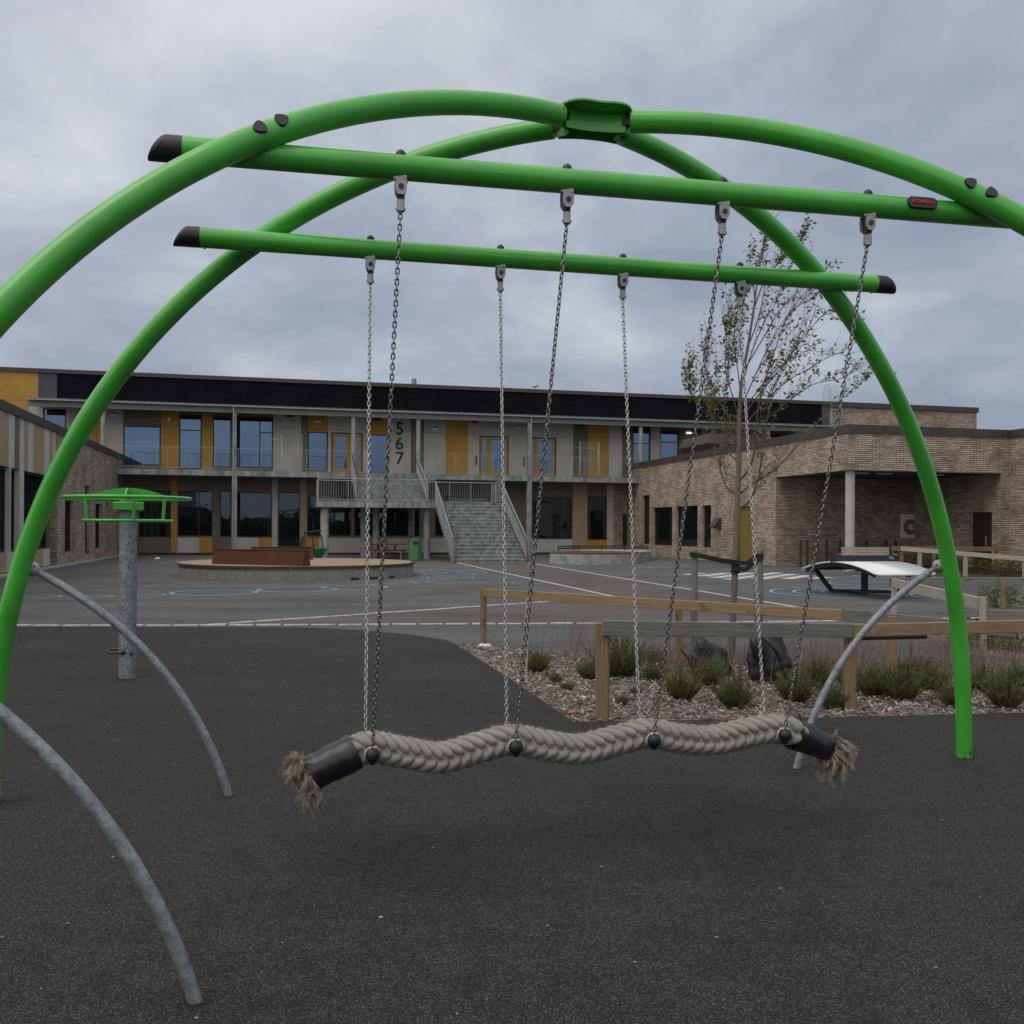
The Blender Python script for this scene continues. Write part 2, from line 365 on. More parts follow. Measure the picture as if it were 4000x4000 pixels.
M['door_yellow']=simple('mustard_door',(.40,.24,.012),.45,.05); M['door_olive']=simple('olive_door',(.20,.145,.03),.55,.08)
M['white_paint']=simple('white_paint',(.72,.73,.74),.4,.04); M['table_top']=simple('white_table_top',(.74,.76,.79),.3,.03,1.2,coat=.2)
M['charcoal']=simple('charcoal_metal',(.02,.022,.026),.45,.1); M['bin']=simple('bin_green',(.07,.21,.085),.5,.07)
M['sign_white']=simple('sign_board',(.68,.69,.68),.5,.04); M['emblem']=simple('emblem_green_grey',(.10,.14,.13),.6,.15,9)
M['red_print']=simple('red_lettering',(.45,.012,.012),.5,.05); M['grey_print']=simple('pale_lettering',(.5,.5,.5),.5,.05)
M['digits']=simple('black_numerals',(.018,.017,.017),.5,.05); M['bird']=simple('gull_plumage',(.55,.55,.56),.8,.3,12)
M['bag_grey']=simple('grey_bag_plastic',(.032,.032,.036),.55,.3,9,bmp=.5,bscale=14); M['bag_black']=simple('black_bag_plastic',(.016,.017,.02),.45,.3,9,bmp=.6,bscale=14)
M['rust']=simple('brown_handle',(.055,.03,.028),.55,.15,20); M['stone']=simple('white_stone',(.62,.62,.6),.85,.08,12)
M['scrap']=simple('red_scrap',(.55,.06,.04),.6,.1); M['blue_sign']=simple('blue_print',(.06,.15,.36),.5,.1)
def lamp_mat():
    m,nt,b=new_mat('lit_lamp'); b.inputs['Emission Color'].default_value=(1,.98,.94,1); b.inputs['Emission Strength'].default_value=1.1; return m
M['lit']=lamp_mat()

# ================================================================== GROUND
def P2(*pts): return [gnd(x,y).to_2d() for x,y in pts]
b=MB(); b.sheet([(-420,-420),(420,-420),(420,700),(-420,700)],0.0); struct(b,'ground',M['asphalt'])
vA,vA2=(1775,2197),(2050,2197); vC=(3073,2366); vB=(2400,2332); vD=(780,2444)
edgeE=[(-1500,2438),(20,2444),(780,2444),(2345,2436),(3100,2430),(3400,2424),(4400,2405)]
b=MB(); b.sheet(P2(vA,vA2,vC,(3400,2424),(3100,2430),(2345,2436),vD,vB),.004); struct(b,'red_paving',M['redpave'])
def stripe(mb,p,q,wd,z,n=1,jit=0):
    p,q=Vector(p),Vector(q); d=(q-p); L=d.length; d/=L; s=Vector((-d.y,d.x))
    mb.add([(p+s*wd/2).to_3d()+Vector((0,0,z)),(p-s*wd/2).to_3d()+Vector((0,0,z)),(q-s*wd/2).to_3d()+Vector((0,0,z)),(q+s*wd/2).to_3d()+Vector((0,0,z))],[(0,1,2,3)])
def setts(mb,pts,wd,Ls=.42):
    for a,c in zip(pts[:-1],pts[1:]):
        a,c=Vector(a),Vector(c); d=c-a; L=d.length; d/=L; s=Vector((-d.y,d.x)); n=max(1,int(L/Ls)); st=L/n
        for i in range(n):
            p=a+d*(i*st+.025)+s*rnd.uniform(-.008,.008); q=a+d*((i+1)*st-.025)
            w=wd*rnd.uniform(.85,1.1)
            mb.prism([p+s*w/2,p-s*w/2,q-s*w*rnd.uniform(.38,.5),q+s*w*rnd.uniform(.38,.5)],.0,.014+rnd.uniform(-.002,.003))
b=MB(); PE=P2(*edgeE); setts(b,PE,.13)
setts(b,P2(vD,(1200,2416),(2203,2347),vB),.13)
struct(b,'kerb_setts',M['sett'])
b=MB()
for p,q in ((vA,vA2),(vA,vB),(vA2,vC),(vC,(3400,2424))):
    a,c=P2(p,q); stripe(b,a,c,.14,.009)
for p,q in (((3860,2282),(4100,2300)),((3700,2422),(3950,2410)),((3040,2203),(3110,2212))):
    a,c=P2(p,q); stripe(b,a,c,.10,.009)
struct(b,'white_lines',M['line_white'])
def circ(mb,px,py,wpx,th=.07,z=.009):
    c=gnd(px,py); r=wpx/2*c.y/F; mb.ring(c,r-th/2,r+th/2,z)
b=MB()
for px,py,w,t in ((150,2332,160,.06),(380,2330,110,.06),(585,2324,110,.06),(838,2316,320,.08),(1163,2304,300,.08),(1385,2295,250,.07),
        (1500,2284,100,.05),(1580,2281,90,.05),(1640,2275,80,.05),(1650,2270,90,.05),(1700,2262,110,.05),(1760,2257,180,.06),(1755,2244,200,.06),(1820,2237,160,.05),(1720,2232,150,.05),(1770,2227,180,.05),(1840,2230,90,.05),
        (3368,2317,690,.08),(3372,2317,520,.08),(3385,2317,330,.07),(3390,2281,290,.07),(3410,2262,310,.07),(3440,2252,200,.06),(3220,2231,170,.06),(3290,2238,150,.05),
        (2640,2215,150,.05),(2540,2214,90,.05),(2510,2218,70,.05),(2720,2207,110,.05),(2830,2225,80,.05),(3120,2222,90,.05),
        (690,2202,90,.05),(740,2198,70,.05),(800,2192,60,.04),(660,2196,60,.04)): circ(b,px,py,w,t)
for k in range(14):
    a=gnd(1690+rnd.uniform(-60,160),2222+rnd.uniform(-6,40)); c=a+Vector((rnd.uniform(-.7,.7),rnd.uniform(-.4,.4),0)); stripe(b,a.to_2d(),c.to_2d(),.05,.010)
for k in range(10):
    a=gnd(2510+rnd.uniform(-40,60),2213+rnd.uniform(-5,8)); c=a+Vector((rnd.uniform(-.6,.6),rnd.uniform(-.4,.4),0)); stripe(b,a.to_2d(),c.to_2d(),.05,.010)
struct(b,'blue_markings',M['line_blue'])
b=MB(); c0=gnd(2950,2250)
gu=Vector((CT,ST,0)); gw=Vector((-ST,CT,0))
for i in range(8):
    for j in range(8):
        if (i+j)%2==0:
            p=c0+gu*(i-4)*.5+gw*(j-4)*.5; b.add([p+Vector((0,0,.009)),p+gu*.49+Vector((0,0,.009)),p+gu*.49+gw*.49+Vector((0,0,.009)),p+gw*.49+Vector((0,0,.009))],[(0,1,2,3)])
struct(b,'chessboard_marking',M['white_chess'])
# soft rubber surface in front, planted bed with mulch
rub=P2((-1500,2446),(20,2449),(1150,2452),(1400,2462),(1600,2480),(1710,2497),(1745,2503),(1781,2519),(2029,2678),(2240,2824),(2900,2814),(4000,2790),(5200,2765))
b=MB(); b.sheet(list(rub)+[Vector((14,-12)),Vector((-14,-12))],.008); struct(b,'rubber_surface',M['rubber'])
bedpx=[(1781,2519),(1960,2538),(2230,2556),(2600,2576),(3100,2590),(3650,2592),(4000,2600),(5200,2622),(5200,2763),(4000,2788),(2900,2812),(2240,2822),(2029,2677)]
bed=P2(*bedpx)
b=MB(); b.sheet(bed,.006); struct(b,'mulch_bed',M['mulch'])
bed2=P2((3560,2480),(3700,2510),(3780,2560),(4100,2585),(4900,2590),(4900,2440),(4000,2425),(3700,2440))
b=MB(); b.sheet(bed2,.006); struct(b,'mulch_bed',M['mulch'])
bed3=P2((3440,2236),(3800,2258),(4300,2275),(4300,2205),(3850,2195),(3500,2188))
b=MB(); b.sheet(bed3,.006); struct(b,'shrub_bed',M['soil'])
def inside(p,poly):
    r=False; n=len(poly)
    for i in range(n):
        a,c=poly[i],poly[i-1]
        if (a.y>p.y)!=(c.y>p.y) and p.x<(c.x-a.x)*(p.y-a.y)/(c.y-a.y)+a.x: r=not r
    return r
def chips(poly,n,x0,x1,y0,y1,smin=.02,smax=.058):
    mb=MB(); k=0
    while k<n:
        p=Vector((rnd.uniform(x0,x1),rnd.uniform(y0,y1)))
        if not inside(p,poly): continue
        k+=1; L=rnd.uniform(smin,smax); w=L*rnd.uniform(.18,.4); a=rnd.uniform(0,PI); tl=rnd.uniform(-.5,.5); tr=rnd.uniform(-.4,.4)
        d=Vector((math.cos(a)*math.cos(tl),math.sin(a)*math.cos(tl),math.sin(tl))); s=Vector((-math.sin(a)*math.cos(tr),math.cos(a)*math.cos(tr),math.sin(tr)))
        c=Vector((p.x,p.y,.016+rnd.uniform(0,.025))); g=rnd.choice([.08,.15,.22,.29,.38,.50])*rnd.uniform(.8,1.2)
        col=(g,g*rnd.uniform(.82,.92),g*rnd.uniform(.72,.86))
        q=[c-d*L/2-s*w/2,c+d*L/2-s*w*.3,c+d*L/2+s*w*.4,c-d*L/2+s*w/2]; dz=Vector((0,0,-.006))
        mb.add(q+[v+dz for v in q],[(0,1,2,3),(4,7,6,5),(0,4,5,1),(1,5,6,2),(2,6,7,3),(3,7,4,0)],None,False,col)
    return mb
mb=chips(bed,15000,-.8,6.2,7,12.8); mb.merge(chips(bed2,1500,3.2,9,10,15.5))
o=struct(mb,'bark_chips',M['chips'],'stuff')
# grit and leaf scraps lying on the rubber
mb=MB()
for k in range(90):
    Y=1.9+abs(rnd.gauss(0,2.2)); X=rnd.uniform(-.62,.62)*Y
    if not inside(Vector((X,Y)),list(rub)+[Vector((14,-12)),Vector((-14,-12))]): continue
    r=rnd.uniform(.0015,.0035) if k%12 else rnd.uniform(.004,.007); g=rnd.uniform(.12,.34)
    mb.ball((X,Y,.008+r*.5),r,6,4,(rnd.uniform(.7,1.8),rnd.uniform(.7,1.4),.7),col=(g,g*.95,g*.88))
for px,py in ((10,3672),(265,3618),(768,3990),(2138,3627),(2350,3395),(2800,3672),(3655,3790),(3050,3480),(2480,3770),(1690,2830+490),(3680,3210)):
    p=gnd(px,py); mb.ball(p+Vector((0,0,.011)),.006,7,5,(1.5,1,.6),col=(.20,.19,.17))
struct(mb,'grit',M['chips'],'stuff')

# ================================================================== ARCHED SWING FRAME
C0=Vector((.3787,4.5605,0)); HT,EN,EM=3.5276,1.964,2.267
BL=Vector((-2.8946,5.1909,0)); BR=Vector((3.0882,6.3686,0)); DD=Vector((.6249,-2.4315,0))
uf=(BR-BL).normalized(); vf=Vector((-uf.y,uf.x,0))
TR=.0525
sw=thing('swing_frame','tall green arched tube swing frame with two cross beams and grey struts','swing frame',(C0.x,C0.y,0))
feet={'BL':BL,'BR':BR,'FL':BL+DD,'FR':BR+DD}
brace_px={'BL':(-1.6196,5.3752),'BR':(1.849,6.0544),'FL':(-1.02,3.0398)}
dd_s=Vector((-1.02+1.6196,3.0398-5.3752,0)); brace_px['FR']=(1.849+dd_s.x,6.0544+dd_s.y)
def arch_pt(ft,ph):
    s=math.sin(ph)**(2/EN); z=HT*math.cos(ph)**(2/EM) if ph<PI/2-1e-6 else 0
    return Vector((C0.x+(ft.x-C0.x)*s,C0.y+(ft.y-C0.y)*s,z))
HUBR=.186
for k,ft in feet.items():
    pts=[]
    for i in range(400):
        p=arch_pt(ft,PI/2*i/399)
        if (p.to_2d()-C0.to_2d()).length<HUBR: continue
        if pts and (p-pts[-1]).length<.045 and i<399: continue
        pts.append(p)
    pts[-1].z=.0
    b=MB(); b.tube(pts,TR,24)
    leg=part(b,'arch_leg',M['green'],sw)
    b=MB(); b.ring((ft.x,ft.y),TR-.004,TR+.013,.0095,40); part(b,'ground_joint',M['joint'],leg)
    b=MB(); o=ft+Vector((.02,-TR*.93,.05)); b.ball(o,.009,8,6); part(b,'foot_bolt',M['charcoal'],leg)
    b=MB(); o=ft+Vector((-.02,-TR*.93,.012)); b.ball(o,.011,8,6); part(b,'foot_bolt',M['charcoal'],leg)
    # pair of black bolt covers above the crossing with the beam
    best=min(range(len(pts)),key=lambda i:abs((pts[i].to_2d()-C0.to_2d()).length/((ft-C0).length)-(.508)))
    outn=vf*(-1 if k[0]=='F' else 1)
    for sgn in (-1,1):
        i=best; t=(pts[i+1]-pts[i-1]).normalized(); up=(Vector((0,0,1))-t*t.z).normalized(); hp=Vector((-t.y,t.x,0)).normalized(); hp=hp if hp.dot(outn)>0 else -hp; nn=(hp*.90+up*.44).normalized()
        nn=(nn-t*nn.dot(t)).normalized(); sdv=t.cross(nn); c=pts[i]+t*sgn*.046+nn*(TR+.002)
        poly=[]
        for q in range(14):
            a=2*PI*q/14; rx=.033*(1.0 if math.cos(a)*sgn>0 else .62); poly.append(c+t*math.cos(a)*rx+sdv*math.sin(a)*.027*(1-.25*math.cos(a)*sgn))
        b=MB(); b.plate(poly,nn,.011); part(b,'bolt_cover',M['black'],leg)
    # galvanised curved strut with its ball joint
    sb=Vector((*brace_px[k],0)); hd=(sb-ft); L=hd.length; hd/=L
    P0=ft+hd*.215+Vector((0,0,1.31)); P1=ft+hd*(L*.81)+Vector((0,0,.86)); P2_=sb
    cv=[(P0*(1-t)**2+P1*2*t*(1-t)+P2_*t*t) for t in [i/24 for i in range(25)]]
    cv=[cv[0]+(cv[1]-cv[0])*.45]+cv[1:]
    b=MB(); b.tube(cv,[.015,.021]+[.0235]*(len(cv)-2),16); st=part(b,'strut',M['galv'],sw)
    b=MB(); b.ring((sb.x,sb.y),.018,.036,.0095,32); part(b,'ground_joint',M['joint'],st)
    zc=min(range(len(pts)),key=lambda i:abs(pts[i].z-1.33)); lg=pts[zc]; dr=(P0-lg).normalized()
    b=MB(); b.ball(lg+dr*(TR+.022),.042,18,12); b.tube([lg+dr*(TR+.05),cv[0]+(cv[1]-cv[0])*.3],.014,10)
    part(b,'strut_joint',M['steel'],st)
    b=MB()
    for sg in (-1,1): b.ball(lg+dr*(TR+.035)+Vector((.018*sg,-.036,.014)),.008,8,6)
    part(b,'screw',M['charcoal'],st)
# hub of curved plates
hb=MB(); Hz=arch_pt(BL,.03).z
dirs={k:(feet[k]-C0).normalized() for k in feet}
def hubplate(z,mid,t,r0):
    # four-lobed plate whose rim bows between neighbouring tubes
    mb=MB(); ring=[]
    order=['FL','FR','BR','BL']
    for i,k in enumerate(order):
        d=dirs[k]; e=dirs[order[(i+1)%4]]
        ang0=math.atan2(d.y,d.x); ang1=math.atan2(e.y,e.x)
        while ang1<ang0: ang1+=2*PI
        for q in range(14):
            f=q/14; sb=math.sin(PI*f); a=lerp(ang0,ang1,f)
            ring.append((a,r0*(1+.05*math.sin(2*PI*f)**2-.20*sb**3),sb))
    vs=[Vector((C0.x,C0.y,z))]
    for fr in (.35,.7,1.0):
        for a,r,sb in ring: vs.append(Vector((C0.x+math.cos(a)*r*fr,C0.y+math.sin(a)*r*fr,z+mid*sb*fr)))
    n=len(ring); fs=[(0,1+i,1+(i+1)%n) for i in range(n)]
    for lv in (0,1): fs+=[(1+lv*n+i,1+(lv+1)*n+i,1+(lv+1)*n+(i+1)%n,1+lv*n+(i+1)%n) for i in range(n)]
    m2=len(vs); vs2=[v+Vector((0,0,t)) for v in vs]
    fs2=[tuple(m2+q for q in f) for f in fs]; fs=[tuple(reversed(f)) for f in fs]
    o=1+2*n; rim=[(o+i,o+(i+1)%n,m2+o+(i+1)%n,m2+o+i) for i in range(n)]
    mb.add(vs+vs2,fs+fs2,None,True); mb.add([vs[o+i] for i in range(n)]+[vs2[o+i] for i in range(n)],[(i,(i+1)%n,n+(i+1)%n,n+i) for i in range(n)],None,False); return mb
hub=part(hubplate(Hz+.035,.0,.009,.200),'hub_plate',M['green'],sw)
hm=MB()
for (k1,k2) in (('FL','FR'),('BL','BR'),('FL','BL'),('FR','BR')):   # curved webs between neighbouring tubes
    a=C0+dirs[k1]*.186+(dirs[k2]-dirs[k1])*.012; c=C0+dirs[k2]*.186+(dirs[k1]-dirs[k2])*.012; pts_=[]
    for i in range(13):
        t=i/12; p=(a*(1-t)**2+(C0+(dirs[k1]+dirs[k2])*.035)*2*t*(1-t)+c*t*t); pts_.append(p)
    for p,q in zip(pts_[:-1],pts_[1:]):
        hm.bar(p+Vector((0,0,Hz-.011)),q+Vector((0,0,Hz-.011)),.008,.090)
part(hm,'hub_web',M['green'],sw)
for k in feet:
    d=dirs[k]; b=MB(); b.bar(C0+d*.15+Vector((0,0,Hz-.004)),C0+d*(HUBR+.014)+Vector((0,0,Hz-.004)),.04,.04); sp=part(b,'hub_spigot',M['charcoal'],sw)
    b=MB(); b.ball(C0+d*.145+Vector((0,0,Hz+.046)),.013,10,8); b.ball(C0+d*.15+Vector((0,0,Hz+.032)),.011,10,8); part(b,'hub_bolt',M['charcoal'],sp)
# beams
BZ=3.017; BRD=.051
fb=lambda X: Vector((X,3.896+.204*X,BZ)); rb=lambda X: Vector((X,5.084+.222*X,BZ))
fX=[-.460,.2247,.9116,1.600]; rX=[-.752,-.070,.612,1.303]
def hanger(parent,c,d):                    # clevis swivel under a beam; returns the chain's top point
    s=Vector((-d.y,d.x,0)); z=c.z-BRD
    b=MB()
    for sg in (-1,1):
        o=s*sg*.024; poly=[]
        for (x,zz) in ((-.022,.004),(.022,.004),(.024,-.02),(.022,-.05),(.012,-.066),(-.012,-.066),(-.022,-.05),(-.024,-.02)): poly.append(c*1.0+o+d*x+Vector((0,0,z-c.z+zz)))
        b.plate(poly,s,.009)
    b.box(c.x-.026,c.x+.026,c.y-.028,c.y+.028,z-.004,z+.012)
    h=part(b,'swivel_hanger',M['steel'],parent)
    b=MB(); p=c+Vector((0,0,z-c.z)); b.tube([p+s*.034+Vector((0,0,-.034)),p-s*.034+Vector((0,0,-.034))],.011,10); b.bar(p+Vector((0,0,-.02)),p+Vector((0,0,-.075)),.03,.03); part(b,'swivel_pin',M['charcoal'],h)
    b=MB(); b.bar(p+Vector((0,0,-.082)),p+Vector((0,0,-.128)),.030,.030,bev=.004); b.tube([p+Vector((0,0,-.07)),p+Vector((0,0,-.084))],.008,8); b.tube([p+d*.02+Vector((0,0,-.118)),p-d*.02+Vector((0,0,-.118))],.006,8); part(b,'shackle',M['steel'],h)
    b=MB(); b.ball(c+Vector((0,0,BRD-.004)),.0225,16,10,(1,1,1.15)); part(b,'dome_nut',M['black'],h)
    return p+Vector((0,0,-.125))
tops_f=[];tops_r=[]
def endcap(p,d,sgn):
    b=MB(); vs=[];fs=[];n=20; s=Vector((-d.y,d.x,0)); rows=5
    for r in range(rows+1):
        t=r/rows
        for k in range(n):
            a=2*PI*k/n; y=math.cos(a)*(BRD+.001); z=math.sin(a)*(BRD+.001)
            ln=.055+.075*max(0,1-(z+BRD)/(2*BRD))**.8
            sc=1-.0*t
            vs.append(p+d*sgn*(ln*t)+s*y*sc+Vector((0,0,z*sc)))
    for r in range(rows):
        for k in range(n): fs.append((r*n+k,r*n+(k+1)%n,(r+1)*n+(k+1)%n,(r+1)*n+k))
    fs.append(tuple(rows*n+k for k in range(n)))
    b.add(vs,fs,None,True); b.sm[-1]=False; return b
for nm,fn,x0,x1,XS,tops in (('f',fb,-1.285,2.36,fX,tops_f),('r',rb,-1.585,2.15,rX,tops_r)):
    p,q=fn(x0),fn(x1); d=(q-p).normalized(); b=MB(); b.tube([lerp(p,q,i/30) for i in range(31)],BRD,24)
    bm=part(b,'beam',M['green'],sw)
    part(endcap(p,d,-1),'end_cap',M['black'],bm); part(endcap(q,d,1),'end_cap',M['black'],bm)
    b=MB()
    for e,sg in ((p,1),(q,-1)):
        b.ball(e+d*sg*.02+Vector((0,0,BRD)),.008,8,6); b.ball(e+d*sg*.02-Vector((0,0,BRD)),.008,8,6)
    part(b,'rivet',M['steel'],bm)
    for X in XS: tops.append(hanger(sw,fn(X),d))
    if nm=='f':
        c=fn(1.835); nv=Vector((d.y,-d.x,0)); nv=(nv+Vector((0,0,.25))).normalized(); upv=d.cross(nv)*-1
        if upv.z<0: upv=-upv
        poly=[]
        for i in range(24):
            a=2*PI*i/24; ex=.052*(1 if math.cos(a)>=0 else -1)*(1 if abs(math.cos(a))>1e-6 else 0)
            poly.append(c+nv*(BRD-.004)+d*(ex+.022*math.cos(a))+upv*.027*math.sin(a))
        b=MB(); b.plate(poly,nv,.026); pl=part(b,'nameplate',M['black'],sw)
        NP=(c+nv*(BRD+.011),d,upv,nv,pl)
def text_part(txt,size,ext,mat,parent,name,origin,xd,yd,nd,bold=0.0):
    cu=bpy.data.curves.new('tmp_text','FONT'); cu.body=txt; cu.size=size; cu.extrude=ext; cu.align_x='CENTER'; cu.align_y='CENTER'; cu.offset=bold; cu.resolution_u=4
    to=bpy.data.objects.new('tmp_text',cu); COL.objects.link(to); bpy.context.view_layer.update()
    dg=bpy.context.evaluated_depsgraph_get(); me=bpy.data.meshes.new_from_object(to.evaluated_get(dg))
    mb=MB(); vs=[origin+xd*v.co.x+yd*v.co.y+nd*v.co.z for v in me.vertices]; mb.add(vs,[tuple(p.vertices) for p in me.polygons])
    bpy.data.objects.remove(to); bpy.data.curves.remove(cu); bpy.data.meshes.remove(me)
    return part(mb,name,mat,parent)
text_part('KOMPAN',.0265,.002,M['red_print'],NP[4],'lettering',NP[0],NP[1],NP[2],NP[3],.0007)
# ================================================================== ROPE SWING
anch=[]
for k in range(4):
    m=(tops_f[k]+tops_r[k])/2; anch.append(Vector((m.x-(.056,.076,.086,.098)[k],m.y,.515)))
ctrl=[Vector((-.918,4.27,.425)),Vector((-.78,4.31,.487)),anch[0]+Vector((0,0,.012)),lerp(anch[0],anch[1],.25)+Vector((0,0,-.022)),lerp(anch[0],anch[1],.5)+Vector((0,0,-.052)),lerp(anch[0],anch[1],.77)+Vector((0,0,-.012)),anch[1]+Vector((0,0,.018)),
      lerp(anch[1],anch[2],.25)+Vector((0,0,-.018)),lerp(anch[1],anch[2],.5)+Vector((0,0,-.042)),lerp(anch[1],anch[2],.77)+Vector((0,0,-.008)),anch[2]+Vector((0,0,.02)),lerp(anch[2],anch[3],.25)+Vector((0,0,-.012)),lerp(anch[2],anch[3],.5)+Vector((0,0,-.028)),lerp(anch[2],anch[3],.77)+Vector((0,0,0)),
      anch[3]+Vector((0,0,.016)),Vector((1.50,4.84,.482)),Vector((1.652,4.87,.412))]
def catmull(P,n):
    Q=[P[0]*2-P[1]]+P+[P[-1]*2-P[-2]]; out=[]
    for i in range(1,len(Q)-2):
        for j in range(n):
            t=j/n; a,b_,c,d=Q[i-1],Q[i],Q[i+1],Q[i+2]
            out.append(.5*((2*b_)+(c-a)*t+(2*a-5*b_+4*c-d)*t*t+(3*b_-a-3*c+d)*t**3))
    out.append(P[-1]); return out
RP=catmull(ctrl,12)
cum=[0]
for a,c in zip(RP[:-1],RP[1:]): cum.append(cum[-1]+(c-a).length)
def rope_at(s):
    s=max(0,min(cum[-1],s)); i=0
    while i<len(cum)-2 and cum[i+1]<s: i+=1
    t=(s-cum[i])/(cum[i+1]-cum[i]); return lerp(RP[i],RP[i+1],t),(RP[min(i+2,len(RP)-1)]-RP[max(i-1,0)]).normalized()
def rope_frame(s):
    p,t=rope_at(s); up=(Vector((0,0,1))-t*t.z).normalized(); fr=up.cross(t)     # fr points to the camera side
    if fr.y>0: fr=-fr
    return p,t,up,fr
rs=thing('rope_swing','thick braided hemp rope seat hanging low on eight chains with frayed tassel ends','rope swing',(.4,4.55,.5))
SL0=.215; SL1=cum[-1]-.215
b=MB(); b.tube([rope_at(lerp(SL0-.02,SL1+.02,i/80))[0] for i in range(81)],.062,20)
pitch=.0545; RR=.053; nl=int((SL1-SL0)/pitch)+2
for band in range(4):
    phi=math.radians(6+45+90*band)
    slant=-1 if band in (0,2) else 1
    for i in range(nl+1):
        s=SL0+(i+(.5 if band%2 else 0))*pitch-.01
        if s>SL1+.01: continue
        p,t,up,fr=rope_frame(s)
        rad=fr*math.cos(phi)+up*math.sin(phi); cdir=-fr*math.sin(phi)+up*math.cos(phi)
        # lobe axis: across the band, slanted along the rope
        jit=rnd.uniform(-.06,.06)
        ax=(t*math.cos(.80+jit)+cdir*slant*math.sin(.80+jit)).normalized(); ac=rad.cross(ax).normalized()
        tilt=.16; ax2=(ax+rad*tilt*(1)).normalized(); ra2=ac.cross(ax2)*-1
        if ra2.dot(rad)<0: ra2=-ra2
        mt=Matrix((ac*.0208,ra2*.0285,ax2*.064)).transposed()
        b.ball(p+rad*RR,1.0,18,12,(1,1,1),mat=mt,uvs=True,sq=.72)
braid=part(b,'braided_rope',M['rope'],rs)
hb_=MB()
for i in range(3600):
    s=rnd.uniform(SL0,SL1); p,t,up,fr=rope_frame(s); a=rnd.gauss(PI/2,.9) if rnd.random()<.75 else rnd.uniform(0,2*PI)
    rad=fr*math.cos(a)+up*math.sin(a); q=p+rad*rnd.uniform(.070,.080)
    d=(t*rnd.uniform(-1,1)+rad*rnd.uniform(.1,.75)+Vector((rnd.uniform(-.3,.3),rnd.uniform(-.3,.3),rnd.uniform(-.3,.3)))).normalized(); L=rnd.uniform(.008,.026)
    g=rnd.uniform(.75,1.15); hb_.ribbon([q,q+d*L*.6,q+d*L+Vector((0,0,-.002))],.0011,.0004,d.cross(rad).normalized(),(.42*g,.385*g,.335*g))
part(hb_,'loose_fibres',M['fibre'],braid)
for s0,s1,end in ((0.0,SL0+.005,0),(SL1-.005,cum[-1],1)):
    pts_=[rope_at(lerp(s0,s1,i/14))[0] for i in range(15)]
    m_=15; rr=[lerp(.080,.0865,i/14) if end==0 else lerp(.0865,.066,i/14) for i in range(m_)]
    b=MB(); b.tube(pts_,rr,40)
    for i,v in enumerate(b.v[:m_*40]):                      # creases of the shrunk rubber sleeve
        k,j=divmod(i,40); a_=2*PI*j/40; o=pts_[k]; q=v-o
        v.xyz=o+q*(1+.018*math.sin(2.2*a_+k*.9+end*2)+.016*math.sin(k*1.15+1.5*math.sin(a_+end))+.010*math.sin(5*a_-k*1.7))
    part(b,'sleeve',M['sleeve'],rs)
# tassels
def tassel(base,axis,side1,side2,nclump,r0,length,flare,droop,bias,curl):
    # matted locks: each lock is a wavy bundle of fibres that share a path and fray at the tip
    mb=MB()
    for c_ in range(nclump):
        a=rnd.uniform(0,2*PI); rr=math.sqrt(rnd.random()); out=side1*math.cos(a)+side2*math.sin(a)
        st=base+out*r0*rr*.96; d=(axis+out*flare*rr**1.3+bias+Vector((rnd.uniform(-.3,.3),rnd.uniform(-.3,.3),rnd.uniform(-.3,.3)))).normalized()
        L=length*rnd.choice((.5,.7,.8,.9,1.0,1.15)); path=[st]; p=st.copy(); ph=rnd.uniform(0,6.3); w1=d.cross(Vector((rnd.uniform(-1,1),rnd.uniform(-1,1),rnd.uniform(-1,1)))).normalized(); w2=d.cross(w1)
        for q in range(7):
            d=(d+Vector((rnd.gauss(0,curl),rnd.gauss(0,curl),rnd.gauss(0,curl)-droop))).normalized(); p=p+d*L/7; path.append(p+(w1*math.cos(ph+q*1.6)+w2*math.sin(ph+q*1.6))*.007*min(1,q/2))
        g0=rnd.uniform(.62,1.12)
        for j in range(30):
            o=Vector((rnd.gauss(0,1),rnd.gauss(0,1),rnd.gauss(0,1)))*.0042; o2=Vector((rnd.gauss(0,1),rnd.gauss(0,1),rnd.gauss(0,1)))*.0065
            k0=rnd.choice((0,0,0,1,2)); k1=rnd.choice((6,7,7,8)); pts_=[path[k]+lerp(o,o2,k/7) for k in range(k0,k1)]
            sd=d.cross(o).normalized(); g=g0*rnd.uniform(.75,1.2); mb.ribbon(pts_,rnd.uniform(.0016,.003),.0012,sd,(.38*g,.325*g,.265*g))
    return mb
p,t,up,fr=rope_frame(0); part(tassel(p+t*.004,-t*.9,up,fr,300,.080,.115,1.55,.22,Vector((.05,0,-.22)),.34),'tassel',M['fibre'],rs)
p,t,up,fr=rope_frame(cum[-1]); part(tassel(p-t*.004,t,up,fr,210,.060,.155,.95,.26,Vector((.05,0,.05)),.30),'tassel',M['fibre'],rs)
# chains
def link_mesh(mb,c,ax,sd,L,W,r,col=None):
    pts_=[]; hs=L/2-W/2
    for i in range(12):
        a=2*PI*i/12; x=math.sin(a)*W/2; y=math.cos(a)*W/2+(hs if math.cos(a)>=0 else -hs); pts_.append(c+sd*x+ax*y)
    mb.tube(pts_,r,6,closed=True)
def chain(p0,p1,mat):
    mb=MB(); d=p1-p0; L=d.length; n=int(L/.0215); ax=d/L
    sag=d.cross(Vector((0,0,1))); s1=ax.cross(Vector((0.35,1,0))).normalized(); s2=ax.cross(s1).normalized()
    for i in range(n+1):
        c=p0+d*(i/n); tw=.55*math.sin(i*.045+p0.x*5)
        q1=s1*math.cos(tw)+s2*math.sin(tw); q2=-s1*math.sin(tw)+s2*math.cos(tw)
        link_mesh(mb,c,ax,q1 if i%2 else q2,.0285,.0142,.0031)
    return part(mb,'chain',mat,rs)
